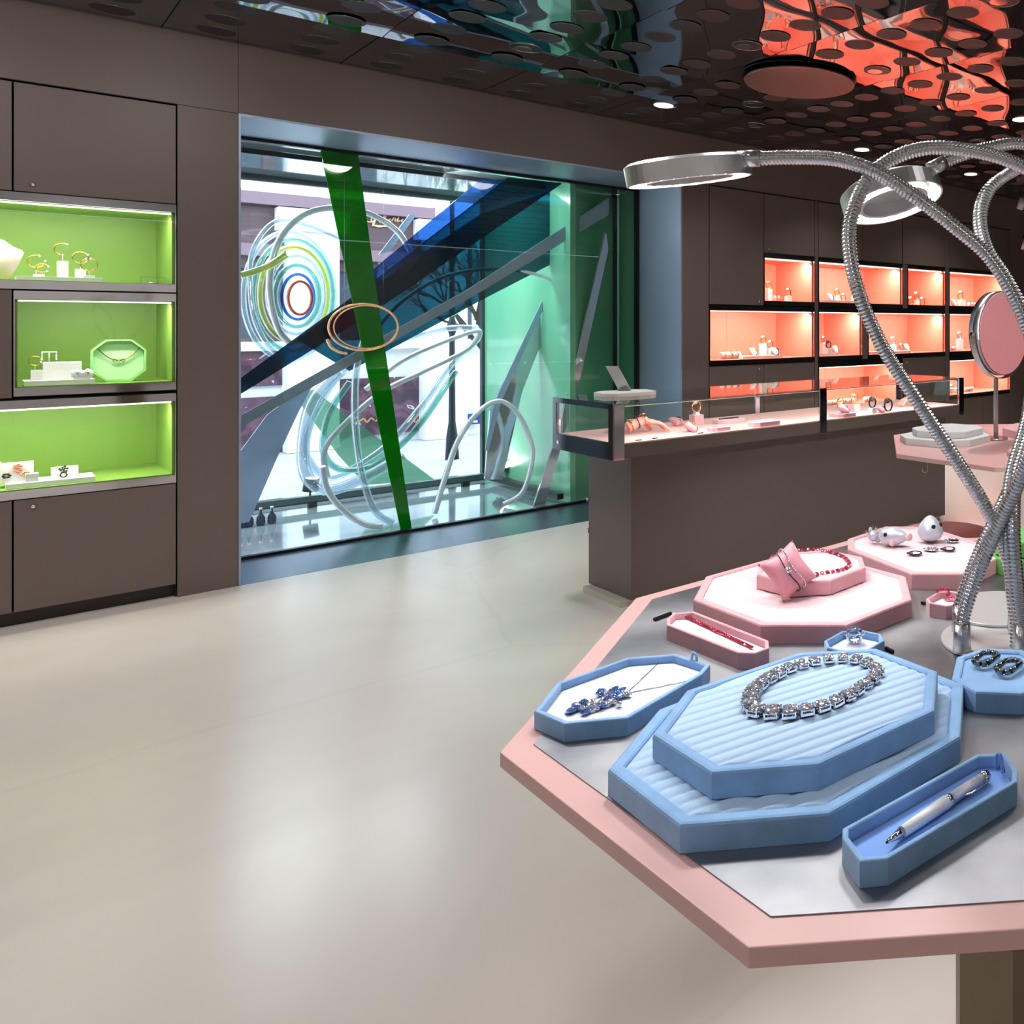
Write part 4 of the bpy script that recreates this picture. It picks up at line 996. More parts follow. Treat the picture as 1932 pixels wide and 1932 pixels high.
# crystal ring
q = P(1612, 1215, z9-.01)
t = thing('crystal_ring', 'chunky clear crystal cocktail ring in the small blue tray', 'ring', q)
m = MB(); m.torus(q+Vector((0,0,.010)), .009, .002, axis=(cc, ss, 0), seg=24); m.build('band', SILVER, t)
g = gem_mesh(.016, .018, .010).build('crystal', clear('clear_crystal', (225,235,250), .3, .9, .02), t); g.location = (0, 0, .012)
for i in range(8):
    m = gem_mesh(.004, .004, .003); o = m.build('small_crystal', GEM, t); o.location = (math.cos(i*PI/4)*.012, math.sin(i*PI/4)*.012, .012)
# pink rings
q0 = P(1780, 1130, z9-.01); q1 = P(1796, 1132, z9-.01)
t = thing('pink_ring', 'pink ring lying flat in the small pink tray', 'ring', q1); m = MB(); m.torus(q1+Vector((0,0,.0022)), .010, .0016, seg=28); m.build('band', GEMP, t)
m = MB(); [m.ell(q1+Vector((math.cos(a)*.010, math.sin(a)*.010, .003)), .0022, .0022, .0022, 7, 5) for a in (3.4, 3.9, 4.4)]; m.build('crystal', GEMR, t)
t = thing('pink_ring', 'red ring leaning up in the small pink tray', 'ring', q0); m = MB(); m.torus(q0+Vector((0,0,.0105)), .0092, .0018, axis=(.5, .3, .6), seg=28); m.build('band', GEMR, t)
# rectangular hoops
for (u, v), lab in (((1860, 1243), 'left rectangular crystal hoop earring on the right blue tray'), ((1903, 1258), 'right rectangular crystal hoop earring on the right blue tray')):
    q = P(u, v, ET+.003); t = thing('crystal_hoop', lab, 'earring', q, 'pair of rectangular hoops')
    th = math.atan2(*(lambda d: (d[1], d[0]))(dirpx((1850,1255), (1880,1235), ET))); N_ = 8
    for lv, (A_, B_) in enumerate(((.019, .011),)):
        o8 = [Vector((p.x, p.y, ET+.004)) for p in octa(q.x, q.y, .0185, .0095, .005, th)]
        for k in range(8):
            a_, b_ = o8[k], o8[(k+1)%8]; m = MB(); m.tube([a_.lerp(b_, .06), a_.lerp(b_, .94)], .0034, 6); m.build('crystal_bar', mat('smoky_crystal', (120,126,138), .05, .95), t)
        m = MB(); m.tube([p-Vector((0,0,.0028)) for p in o8], .0011, 6, closed=True); m.build('frame', SILVER, t)
# pillow with bracelets
c = P(1487, 1128, z6); cz = z6+.028
t = thing('bracelet_pillow', 'pink satin pillow standing on the large pink tray with two bracelets', 'cushion', (c.x, c.y, z6))
m = pillow_mesh(.031, .034, .0185)
Rm = Matrix.Rotation(-.55, 4, 'Z') @ Matrix.Rotation(1.15, 4, 'X') @ Matrix.Rotation(.55, 4, 'Z'); bmesh.ops.transform(m.b, matrix=Rm, verts=m.b.verts[:]); lo = min(v.co.z for v in m.b.verts)
o = m.build('cushion', PSATIN, t); o.location = (0, 0, -lo-.0015)
def band(off, n, r, mt, name, shape):
    m = MB(); pts = [Rm @ Vector((off+.002*math.sin(3*q_), math.cos(q_)*.0325, math.sin(q_)*.0205)) for q_ in [2*PI*k/n for k in range(n)]]
    if shape: m.tube(pts, r, 6, closed=True)
    else:
        for p in pts: m.ell(p, r, r, r, 7, 5)
    o = m.build(name, mt, t); o.location = (0, 0, -lo-.0015)
band(-.003, 40, .0008, DARKM, 'cord_bracelet', 1); band(.007, 60, .0012, SILVER, 'chain_bracelet', 0)
m = gem_mesh(.006, .009, .003); bmesh.ops.transform(m.b, matrix=Rm @ Matrix.Translation((-.003, 0, .0205)), verts=m.b.verts[:]); g = m.build('charm', GEM, t); g.location = (0, 0, -lo-.0015)
# silver fish charms
SILK = mat('silver_satin', (200,205,220), .3, .35, sheen=.4, bump=.3, bscale=80)
def fish(label, u, v, L, R0, ang, up=False):
    c = P(u, v, z8); t = thing('fish_charm', label, 'charm', (c.x, c.y, z8), 'silver satin fish charms')
    m = MB(); N = 18; d = Vector((math.cos(ang), math.sin(ang), 0))
    if up:
        prof = [(0, .0), (.35, .02), (.8, .12), (1, .3), (.98, .45), (.8, .65), (.5, .85), (.22, .97), (0.02, 1)]
        prof = [(p.x, p.y) for p in spline([(a, b, 0) for a, b in prof], 4)]
        m.tube([(c.x, c.y, z8+.002+L*b) for a, b in prof], lambda i: max(.0003, R0*prof[i][0]), 24)
        m.build('body', SILK, t)
        e = MB()
        for s in (-1, 1):
            dv = (-F_*.7+R_*.25*1 if s < 0 else -F_*.2+R_*.95).normalized(); e.ell(Vector((c.x, c.y, z8+L*.68))+dv*R0*.80, .0042, .0042, .0042, 12, 8)
        e.build('eye', mat('black_bead', (6,6,8), .08), t)
        w_ = MB(); [w_.tube([(c.x, c.y, z8+L), (c.x+k*.008, c.y-k*.008, z8+L+.006)], .0003, 4) for k in (-1, 0, 1)]; w_.build('whisker', DARKM, t)
    else:
        prof = [(0.05, 0), (.5, .04), (.85, .18), (1, .4), (.93, .62), (.7, .82), (.35, .97), (.2, 1)]
        prof = [(p.x, p.y) for p in spline([(a, b, 0) for a, b in prof], 4)]
        c0 = Vector((c.x, c.y, z8+R0+.001))-d*L/2
        m.tube([c0+d*L*b for a, b in prof], lambda i: max(.0004, R0*prof[i][0]), 24); m.build('body', SILK, t)
        e = MB(); e.ell(c0+d*L*.25+(-F_*.86+Vector((0,0,.35)))*R0*.92, .0042, .0042, .0042, 12, 8); e.build('eye', mat('black_bead', (6,6,8), .08), t)
        f = MB(); f.ell(c0+d*L*.5-F_*R0*.9-Vector((0,0,R0*.5)), .008, .002, .006, 12, 8); f.ell(c0+d*(L*1.08), .009, .003, .007, 12, 8); f.build('fin', mat('pink_fin', (232,190,186), .5), t)
    return t
fish('lying silver satin fish charm with a black bead eye', 1685, 1030, .052, .0165, math.atan2(*(lambda d: (d[1], d[0]))(dirpx((1660,1028), (1712,1031), z8))))
fish('upright rounded silver satin fish charm with black eyes at the back', 1755, 1022, .047, .024, 0, True)
q = P(1648, 1025, z8); t = thing('fluffy_charm', 'small fluffy silver charm behind the lying fish', 'charm', q)
m = MB(); m.ell(q+Vector((0,0,.014)), .011, .009, .010); m.ell(q+Vector((.006,-.006,.006)), .006, .005, .005); m.ell(q+Vector((-.004,.004,.024)), .004, .003, .006); m.build('body', SILK, t)
m = MB()
for k in range(70):
    a = random.uniform(0, 2*PI); e_ = random.uniform(-.3, 1.3); dv = Vector((math.cos(a)*math.cos(e_), math.sin(a)*math.cos(e_), math.sin(e_))); m.tube([q+Vector((0,0,.014))+dv*.009, q+Vector((0,0,.014))+dv*random.uniform(.014, .02)], .00025, 3)
m.build('fur', mat('beige_fur', (190,175,160), .9), t)['kind'] = 'stuff'
for (u, v), lab, filled in (((1727, 1046), 'dark key ring charm in front of the lying fish', 0), ((1758, 1038), 'round mirror charm below the upright fish', 1), ((1790, 1038), 'engraved ring tag at the right of the upright fish', 0), ((1797, 1022), 'white oval tag behind the upright fish', 1)):
    q = P(u, v, z8); t = thing('key_charm', lab, 'key ring', q, 'key rings of the fish charms')
    m = MB(); m.torus(q+Vector((0,0,.0025)), .0105, .0014, seg=28); m.torus(q+Vector((-.008,.006,.003)), .005, .001, seg=16); m.build('ring', SILVER if filled else DARKM, t)
    m = MB(); m.cyl(q+Vector((0,0,.0015)), .0085, .0012, 24); m.build('disc', CHROME if filled else WHITE, t)
# stone clips
for (u, v), (du, dv), lab in (((1250, 1162), (16, -6), 'dark magnet bar on the steel table left of the pink tray'), ((1677, 1225), (8, 4), 'dark magnet behind the blue trays'), ((1742, 1137), (3, 1), 'tiny dark magnet left of the small pink tray')):
    a, b = P(u-du, v-dv, TZ+.003), P(u+du, v+dv, TZ+.003); m = MB(); d = (b-a).normalized(); s_ = Vector((-d.y, d.x, 0))
    m.slab([a-s_*.002, a+s_*.002, b+s_*.002, b-s_*.002], (0, 0, .004)); bmesh.ops.translate(m.b, verts=m.b.verts[:], vec=(0, 0, -.0028)); tag(m.build('magnet_bar', DARKM, loc=(a+b)/2), lab, 'magnet', 'dark magnets on the table')
# round stool between the tables
c = P(1782, 1003, .49); t = thing('round_stool', 'round dusky pink stool tucked under the second table, seen past the fish charms', 'stool', (c.x, c.y, 0))
pr_ = [(.165, .43), (.186, .44), (.19, .455), (.19, .475), (.182, .487), (.16, .492), (.0, .492)]
m = MB(); m.tube([(c.x, c.y, b) for a, b in pr_[:-1]], lambda i: pr_[i][0], 56); m.build('seat_cushion', mat('dusky_pink', (214,140,142), .5, sheen=.3), t)
m = MB(); m.cyl((c.x, c.y, .012), .022, .41, 20); m.build('stem', STEEL, t)
m = MB(); m.cyl((c.x, c.y, .0005), .12, .011, 40); m.build('base_plate', STEEL, t)

# ---------------------------------------------------------------- gooseneck lamps
def flex(m, pts, r):
    p = resample(spline(pts, 40), .00125); 
    m.tube(p, lambda i: r*(1.0 if i % 4 in (1, 2) else (.85 if i % 4 == 3 else .90)), 18)
def lamp_head(t, c, ax_out, nrm, R=.08, th=.028, dots=26, deep=.004):
    """disc head: nrm points down out of the lens"""
    c = Vector(c); n = Vector(nrm).normalized(); a = Vector(ax_out); a = (a-n*a.dot(n)).normalized(); b = n.cross(a)
    def rg(r, h): return [c+(a*math.cos(2*PI*k/56)+b*math.sin(2*PI*k/56))*r+n*h for k in range(56)]
    m = MB(); prof = [(0, -th/2), (R*.93, -th/2), (R, -th/2+.004), (R, th/2), (R-.003, th/2), (R-.003, th/2-.002-deep), (R*.72, th/2-.002-deep), (R*.70, th/2-.001), (R*.62, th/2-.001), (R*.60, -th/2+.006), (0, -th/2+.006)]
    rings = [[m.b.verts.new(p) for p in rg(max(r, .0005), h)] for r, h in prof]
    for A, B in zip(rings, rings[1:]):
        for k in range(56): f = m.b.faces.new((A[k], A[(k+1)%56], B[(k+1)%56], B[k])); f.smooth = False
    m.build('lamp_head', mat('head_steel', (226,226,230), .3, .75), t)
    m = MB()
    for k in range(dots):
        q = 2*PI*k/dots; m.ell(c+(a*math.cos(q)+b*math.sin(q))*R*.86+n*(th/2-deep), .0036, .0036, .0036, 8, 6)
    m.build('led_ring', LED, t)
def lamp(label, base, path, R0, head=None, nrm=None, power=0, twin=None, deep=.004):
    t = thing('gooseneck_lamp', label, 'lamp', base)
    m = MB(); flex(m, path, R0); m.build('flexible_neck', FLEX, t)
    if twin:
        m = MB(); flex(m, [Vector(p)+Vector(twin) for p in path[:-1]]+[path[-1]], R0*.8) ; m.build('second_neck', FLEX, t)
    m = MB(); m.cyl((base[0], base[1], base[2]+.0005), R0*1.25, .035, 20, r2=R0*1.12); m.build('base_sleeve', STEEL, t)
    if head is not None:
        e = Vector(path[-1]); d = (e-Vector(path[-2])).normalized(); out = (Vector(head)-e)
        m = MB(); m.tube([e-d*.025, e+d*.004], R0*1.12, 20); m.build('neck_sleeve', mat('satin_steel', (200,200,202), .24, 1), t)
        lamp_head(t, head, -out, nrm, deep=deep)
        spot('lamp_beam', Vector(head)+Vector(nrm).normalized()*.03, nrm, power, 150, .05, (1, .98, .96), 1)
    return t
# stand plates
pf, pb = P(1878, 1207, TZ), P(1885, 1172, TZ)
sA = Vector((pf.x, pf.y, TZ)); sB = sA+F_*.105+R_*.01
for c, lab in ((sA, 'round thin steel lamp base plate nearest the camera'), (sB, 'round thin steel lamp base plate behind the first')):
    c = c+Vector((0, 0, .0045 if 'behind' in lab else 0)); m = MB(); m.cyl(c+Vector((0,0,.0004)), .074, .004, 64); tag(m.build('lamp_base_plate', mat('plate_steel', (205,205,207), .4, .7), loc=c), lab, 'lamp base', 'steel lamp bases')
dA = cc*sA.x+ss*sA.y; dB = dA+.09
def on_plate(u, v): return P(u, v, TZ+(.0044 if v > 1200 else .0089))
b1 = on_plate(1815, 1226); b2 = on_plate(1928, 1228); b3 = on_plate(1812, 1190); b4 = on_plate(1917, 1188)
def D_(L): return [Dp(u, v, d) for u, v, d in L]
d1 = cc*b1.x+ss*b1.y; d3 = cc*b3.x+ss*b3.y; d2 = cc*b2.x+ss*b2.y; d4 = cc*b4.x+ss*b4.y
path = [b1, b1+Vector((0,0,.03))]+D_([(1824,1140,d1+.005),(1850,1068,d1+.01),(1888,985,d1),(1925,900,d1-.02),(1955,800,d1-.03),(1960,700,d1-.03),(1925,580,d1-.03),(1868,487,d1-.03),(1800,427,d1-.03),(1725,370,d1-.03),(1655,325,d1-.02),(1580,301,d1-.01),(1500,297,d1),(1425,299,d1),(1398,300,d1)])
hc = Dp(1300, 322, d1+.01)
LA = lamp('gooseneck lamp whose disc head hangs at the far left of the lamp group', b1, path, .0098, hc, Vector((.0, .0, -1))+R_*.13+F_*.14, 6.0)
path = [b3, b3+Vector((0,0,.03))]+D_([(1818,1120,d3),(1845,1050,d3),(1880,975,d3),(1918,890,d3+.02),(1965,760,d3+.05),(2010,600,d3+.09),(2040,440,d3+.12),(2010,310,d3+.15),(1932,272,d3+.15),(1860,280,d3+.15),(1800,298,d3+.14),(1757,318,d3+.13)])
hc2 = Dp(1682, 369, d3+.16)
LB = lamp('gooseneck lamp with tilted disc head glowing above the coral cabinets', b3, path, .0098, hc2, Vector((0,0,-1))-F_*.2+R_*.3, 5.0, deep=.010)
path = [b4, b4+Vector((0,0,.03))]+D_([(1912,1100,d4),(1893,1030,d4),(1860,958,d4-.01),(1800,862,d4-.03),(1725,748,d4-.05),(1662,648,d4-.06),(1618,545,d4-.07),(1602,460,d4-.07),(1609,400,d4-.07),(1640,335,d4-.06),(1690,296,d4-.05),(1755,279,d4-.04),(1830,284,d4-.03),(1900,302,d4-.02),(1975,340,d4),(2040,400,d4+.02)])
hc3 = Dp(2110, 450, d4+.03)
LC = lamp('gooseneck lamp whose long neck bows out to the left in front of the coral cabinets', b4, path, .0098, hc3, (0, 0, -1), 3.5)
path = [b2, b2+Vector((0,0,.03))]+D_([(1920,1120,d2),(1912,1000,d2),(1918,900,d2+.03),(1950,780,d2+.08),(1955,650,d2+.15),(1905,535,d2+.22),(1866,470,d2+.24),(1853,410,d2+.24),(1866,362,d2+.24),(1900,330,d2+.23),(1950,308,d2+.2),(2020,300,d2+.2)])
hc4 = Dp(2110, 330, d2+.2)
LD = lamp('gooseneck lamp at the right edge with a neck curling behind the others', b2, path, .0098, hc4, (0, 0, -1), 3.5, twin=(.006, .015, 0))

# ================================================================ second table dressing
T2Z = .8701
def pad(label, u, v, z0, z1, a, b, k, th, mt, side=None, nm='octagonal_pad'):
    c = P(u, v, z1); pts = octa(c.x, c.y, a, b, k, th); t = thing(nm, label, 'display pad', (c.x, c.y, z0))
    m = MB(); m.prism(pts, z0+.0003, z1, .002); m.build('pad', mt, t); return t
pad('lower grey suede octagonal pad stacked on the second table', 1783, 820, T2Z, T2Z+.024, .155, .15, .08, .15, GREYV)
pad('upper pale grey octagonal pad on top of the lower one', 1788, 807, T2Z+.0244, T2Z+.048, .125, .115, .06, .15, GREYV)
pad('pink angular pad in front of mirror pole', 1962, 846, T2Z, T2Z+.016, .15, .10, .06, .5, PINKT)
pad('pink quilted pad behind the mirror pole', 1972, 806, T2Z, T2Z+.03, .16, .15, .08, .3, PINKV)
pad('top small pink pad at right edge behind the mirror', 1990, 788, T2Z+.0304, T2Z+.055, .12, .12, .06, .3, PINKV)
mb = P(1879, 829, T2Z); md = cc*mb.x+ss*mb.y
t = thing('round_mirror', 'round tilting table mirror with a pink face on a steel pole', 'mirror', mb)
m = MB(); m.cyl(mb+Vector((0,0,.0005)), .045, .008, 40); m.build('mirror_foot', STEEL, t)
mc = Dp(1886, 629, md)
m = MB(); ztop = mc.z-.168; m.box(mb.x-.0075, mb.x+.0075, mb.y-.006, mb.y+.006, T2Z+.008, ztop, .001); m.build('pole', STEEL, t)
nr = (-F_*.62+R_*.78).normalized(); nr = (nr+Vector((0,0,.02))).normalized(); side = nr.cross(Vector((0,0,1))).normalized(); upv = side.cross(nr).normalized()
Rr = .158
m = MB(); m.tube([mc-nr*.026, mc+nr*.020], Rr, 72, cap=True); m.build('mirror_rim', STEEL, t)
m = MB(); m.tube([mc+nr*.0203, mc+nr*.023], lambda i: Rr-.003-.003*i, 72); m.build('mirror_face', PINKMIR, t)
m = MB(); m.tube([mc-nr*.029, mc-nr*.0263], lambda i: Rr-.006+.003*i, 72); m.build('mirror_back', PINKMIR, t)
m = MB(); N = 30
arc = [mc+(side*math.cos(a)+upv*math.sin(a))*(Rr+.009) for a in [PI+PI*k/N for k in range(N+1)]]
for a_, b_ in zip(arc, arc[1:]):
    m.slab([a_-nr*.012, a_+nr*.012, b_+nr*.012, b_-nr*.012], ((a_-mc).normalized()*.003))
m.build('yoke', STEEL, t)
m = MB()
for s in (-1, 1): m.cyl(mc+side*s*(Rr-.002), .007, s*.02, 14, axis=side)
m.build('pivot_knob', CHROME, t)
# hook under second table
q = P(1749, 868, .8555); q = Vector((2.03, 1.80, .8555))
m = MB(); m.tube([q, q-Vector((0,0,.03))]+[q+R_*(-.008+.008*math.cos(a))+Vector((0,0,-.03-.008*math.sin(a))) for a in [PI*k/8 for k in range(1, 9)]]+[q-R_*.016+Vector((0,0,-.022))], .0012, 6)
tag(m.build('bag_hook', CHROME, loc=q), 'small chrome bag hook under the edge of the second pink table', 'hook')

# ================================================================ WINDOW SCULPTURE
def sheet(label, nm, px, y, thick, mt, cat='acrylic panel'):
    pts = [Yp(u, v, y) for u, v in px]; pts = [Vector((p.x, p.y, max(.0015, min(HEAD-.004, p.z)))) for p in pts]
    m = MB(); m.slab(pts, (0, thick, 0)); c = sum(pts, Vector((0,0,0)))/len(pts)
    return tag(m.build(nm, mt, loc=c), label, cat)
sheet('tall translucent green bar standing upright in the window, widening to the top', 'green_bar', [(604,262),(675,272),(712,560),(777,1001),(757,1006)], 6.02, .012, TGREEN)
sheet('darkest teal diagonal bar rising from lower left to upper right of the window', 'teal_bar', [(440,724),(700,535),(958,335),(1062,345),(700,592),(440,752)], 6.16, .015, TTEAL)
sheet('blue tinted diagonal panel above the darkest teal bar', 'tinted_sheet', [(672,535),(905,340),(960,338),(712,528)], 6.25, .012, TBLUE)
sheet('wide sea green diagonal panel at the upper right of the window', 'sea_green_panel', [(560,640),(905,405),(1062,345),(1136,364),(1136,449),(905,568),(660,700)], 6.34, .012, TSEA)
sheet('frosted grey diagonal bar below the sea green panel', 'grey_bar', [(440,792),(885,545),(1149,373),(1149,405),(905,552),(440,815)], 6.10, .012, TGREY)
sheet('ice blue leaning sheet at the lower left of the window', 'ice_blue_sheet', [(440,870),(505,782),(560,742),(600,708),(562,780),(520,870),(470,985),(440,990)], 6.6, .012, TICE)
sheet('pale mint sheet behind the lower tube loops', 'mint_sheet', [(560,752),(590,735),(820,905),(690,915),(640,860)], 7.0, .012, TMINT)
sheet('short white slanted bar at the upper middle of the window', 'white_slanted_bar', [(772,405),(786,405),(735,475),(715,480)], 6.7, .01, TICE)
MIRS = mat('mirror_plank', (214,220,236), .06, .7, bump=.6, bscale=5)
sheet('mirrored plank leaning in front of the mint wall, left one of two', 'mirror_plank', [(1060,495),(1082,492),(985,740),(948,905),(915,905),(925,775)], 6.5, .02, MIRS, 'mirror plank')
sheet('pale strip fixed along the left mirrored plank', 'pale_strip', [(1056,497),(1064,497),(945,760),(922,850),(915,850),(932,760)], 6.46, .006, TICE, 'acrylic panel')
sheet('mirrored plank leaning in front of the mint wall, right one by the counter', 'mirror_plank', [(1143,438),(1148,470),(1098,700),(1028,962),(1006,962),(1060,790)], 6.06, .02, MIRS, 'mirror plank')
def loop(label, px, y, r, mt, closed=False, wob=.12, nm='acrylic_tube'):
    n = len(px); pts = []
    for i, (u, v) in enumerate(px):
        yy = y+wob*math.sin(2*PI*i/n); p = Yp(u, v, yy); p.z = max(.003+r, min(HEAD-.01-r, p.z)); pts.append(p)
    s = spline(pts, 12, closed); m = MB(); m.tube(s, r, 10, closed=closed); c = sum(pts, Vector((0,0,0)))/n
    return tag(m.build(nm, mt, loc=c), label, 'acrylic tube', 'bent acrylic tubes in the window')
loop('bright white tube forming a big circle at the upper left of the window', [(775,474),(748,435),(700,405),(640,392),(580,402),(535,440),(512,500),(510,560),(525,620),(550,650)], 6.45, .019, ACRW, wob=.05)
loop('wide clear tube arcing left around the bright circle', [(640,450),(580,425),(520,418),(478,470),(472,540),(480,600),(505,650),(540,680)], 6.7, .015, ACRY, wob=.05)
loop('clear tube arch in the lower right of the window in front of mint wall', [(820,978),(840,900),(865,830),(905,775),(945,757),(980,785),(1003,840),(1002,880),(985,930),(950,975)], 6.3, .018, ACRW, wob=.08)
loop('long clear oval tube loop slanting across the middle of the window', [(575,850),(600,770),(650,700),(740,650),(830,622),(895,620),(900,640),(850,690),(800,760),(740,830),(680,875),(620,900)], 6.75, .022, ACRY, True)
loop('milky tube oval crossing the green bar low down', [(690,735),(760,680),(850,640),(905,625),(880,660),(800,700),(720,740),(650,800),(612,850),(618,900)], 6.6, .017, ACRW, wob=.06)
loop('clear vertical tube hanging left of the green bar', [(686,640),(672,700),(670,790),(680,880),(705,960),(740,1008)], 6.25, .02, ACRY, wob=.05)
loop('white tube sweeping down to the sill at left of the green bar', [(608,880),(618,925),(650,965),(690,990),(722,1010)], 6.2, .018, ACRW, wob=.03)
loop('thick clear crescent tube at the lower left of the sculpture', [(640,700),(590,760),(572,840),(580,900),(620,925),(690,900),(760,860)], 6.5, .036, ACRY, wob=.06)
loop('second clear crescent tube nested in the lower left sculpture', [(660,720),(622,780),(610,850),(640,885),(700,880),(750,845),(800,790),(860,700)], 6.55, .02, ACRG, wob=.06)
loop('blue white arc tube rising to the mint wall', [(690,650),(740,585),(800,540),(860,516),(930,508),(1000,515),(1050,532),(1085,549)], 6.38, .014, ACRW, wob=.05)
loop('aqua tube arc inside the sea green panel', [(800,600),(860,590),(895,540),(900,480),(880,440)], 6.6, .014, ACRG, wob=.04)
for k, (R0_, mt, ln, cx_, cy_) in enumerate(((28, ACRO, 'innermost orange tinted', 566, 562), (38, TBLUE, 'small blue tinted', 562, 560), (52, ACRG, 'small aqua', 560, 558), (66, ACRY, 'medium clear', 558, 556), (80, ACRYL, 'yellow tinted', 554, 555), (94, ACRG, 'wide aqua', 552, 556), (108, ACRY, 'widest clear', 545, 558))):
    loop('%s ring of the tube spiral at the left of the window' % ln, [(cx_+R0_*.8*math.cos(a), cy_+R0_*1.12*math.sin(a)) for a in [2*PI*j/14+k for j in range(14)]], 6.55+.1*k, .016 if k > 1 else .009, mt, True, .04)
loop('yellow green short tube at the left jamb', [(452,520),(480,512),(510,500),(540,480)], 6.3, .02, ACRYL, wob=.02)
# ring-shaped reflection in the window pane, built as solid glowing hoops
c = Yp(687, 617, 6.0); t = thing('ring_reflection', 'double ring reflected in the window glass, built as hoops over the green bar', 'glass reflection', c)
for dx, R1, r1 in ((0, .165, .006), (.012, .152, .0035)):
    m = MB(); m.tube([c+Vector((dx+R1*math.cos(a)*1.08, 0, R1*math.sin(a)*.86)) for a in [2*PI*k/60 for k in range(60)]], r1, 8, closed=True); m.build('reflection_hoop', mat('reflection_glow', (235,175,130), .2, .9, emit=.25), t)  # copper colour and faint emission stand in for reflected light
m = MB(); m.cyl(c+Vector((-.10, 0, .112)), .0005, HEAD-c.z-.112, 5); m.build('added_wire', SILVER, t)  # added wires, they only hold up the reflection hoops
m = MB(); m.cyl(c+Vector((.10, 0, .112)), .0005, HEAD-c.z-.112, 5); m.build('added_wire', SILVER, t)
loop('copper coloured arc of the same glass reflection, left of the double ring', [(617,640),(625,655),(640,664),(655,667)], 6.02, .008, mat('reflection_glow'), wob=0, nm='arc_reflection')['category'] = 'glass reflection'  # rest of the pane reflection, built as a glowing tube
# track rails and heads in the bay
t = thing('floor_track', 'dark floor track along the outer glass of the window bay', 'light track', (1.5, 7.3, .03))
a, b = Yp(450, 972, 7.3), Yp(922, 908, 7.3)
m = MB(); m.box(-.3, 2.80, 7.27, 7.33, .045, .085); m.build('rail', mat('track_metal', (90,110,110), .3, .7), t)
m = MB()
for x in (.5, 1.6, 2.6): m.box(x, x+.05, 7.28, 7.32, .0005, .045)
m.build('rail_foot', BLACK, t)
t = thing('floor_track', 'black floor track along the mint side wall of the bay', 'light track', (2.8, 6.7, .03))
m = MB(); m.box(2.79, 2.835, 6.06, 7.26, .03, .07); m.build('rail', BLACK, t)
def head(u, v, y, label, dr_):
    q = Yp(u, v, y); q.z = max(q.z, .12); t = thing('track_spotlight', label, 'spotlight', q)
    m = MB(); m.cyl(q, .045, .09, 24, axis=dr_); m.build('lamp_body', BLACK, t)
    dn = Vector(dr_).normalized(); m = MB(); m.cyl(q+dn*.0905, .038, .002, 24, axis=dr_); m.build('lens', LEDS, t)
    m = MB(); m.cyl((q.x, q.y, .086), .006, max(.02, q.z-.09), 8); m.build('stem', BLACK, t)
    spot('bay_beam', q+dn*.12, dr_, 12, 90, .03)
head(585, 960, 7.29, 'black track head pointing up left of the green bar', (.1, -.1, 1))
head(938, 925, 7.1, 'black track head in the corner by the mint wall', (.3, -.6, .6))
for u in (455, 470, 492, 513):
    q = Yp(u, 1000, 6.9); q.z = .0; t = thing('glass_bottle', {455: 'leftmost small dark bottle on the bay floor', 470: 'second small bottle from the left on the bay floor', 492: 'third small bottle from the left on the bay floor', 513: 'rightmost small bottle on the bay floor'}[u], 'bottle', q, 'small bottles on the bay floor')
    m = MB(); pr_ = [(.02, 0), (.024, .01), (.022, .05), (.008, .075), (.007, .1)]; m.tube([(q.x, q.y, .0015+b) for a, b in pr_], lambda i: pr_[i][0], 14); m.build('bottle_body', mat('dark_glass', (50,60,90), .05, .2), t)
    m = MB(); m.cyl((q.x, q.y, .1015), .0085, .012, 12); m.build('stopper', WHITE, t)

# ================================================================ THE STREET
st('street_ground', MB().box(-12, 14, 7.95, 22, -.12, -.02), PAVE)
FY = 10.9
t = thing('street_building', 'white stone building with purple marble panels and brown shopfront across the street', 'building', (1, FY+.5, -.02))
m = MB(); m.box(-9, 13, FY, FY+.6, -.02, 9); m.build('stone_wall', STONE, t)
def fac(u0, u1, v0, v1, yy=FY): a = Yp(u0, v1, yy); b = Yp(u1, v0, yy); return a.x, b.x, a.z, b.z
def fbox(nm, mt, u0, u1, v0, v1, th): 
    x0, x1, z0, z1 = fac(u0, u1, v0, v1, FY-th); m = MB(); m.box(x0, x1, FY-th, FY-.0005, max(z0, -.015), z1); return m.build(nm, mt, t)
fbox('marble_panel', MARBLE, 625, 825, 708, 828, .05); fbox('marble_panel', MARBLE, 300, 575, 745, 990, .05); fbox('marble_panel', MARBLE, 350, 620, 640, 735, .04)
x0, x1, z0, z1 = fac(300, 800, 392, 425)
fz0, fz1 = Yp(620, 470, FY).z, Yp(620, 400, FY).z
m = MB(); m.box(-8, Yp(800, 400, FY).x, FY-.12, FY-.0005, fz0, fz1); m.build('fascia', WOODS, t)
m = MB(); m.box(-8, Yp(808, 400, FY).x, FY-.22, FY-.0005, fz1, fz1+.14); m.box(-8, Yp(808, 400, FY).x, FY-.20, FY-.0005, fz0-.12, fz0); m.build('cornice', mat('shopfront_trim', (128,104,118), .5), t)
sz0 = Yp(620, 655, FY).z; sx = Yp(800, 500, FY).x
xw = -6.
k = 0
while xw < sx-.6:
    m = MB(); m.box(xw, xw+.09, FY-.1, FY-.0005, sz0, fz0-.12); m.box(xw+.09, xw+1.0, FY-.09, FY-.0005, sz0, sz0+.1); m.box(xw+.09, xw+1.0, FY-.09, FY-.0005, fz0-.24, fz0-.12)
    m.build('window_frame', WOODS, t)
    m = MB(); m.box(xw+.09, xw+1.0, FY-.05, FY-.0005, sz0+.1, fz0-.24); m.build('shop_window', SHOPG, t); xw += 1.0
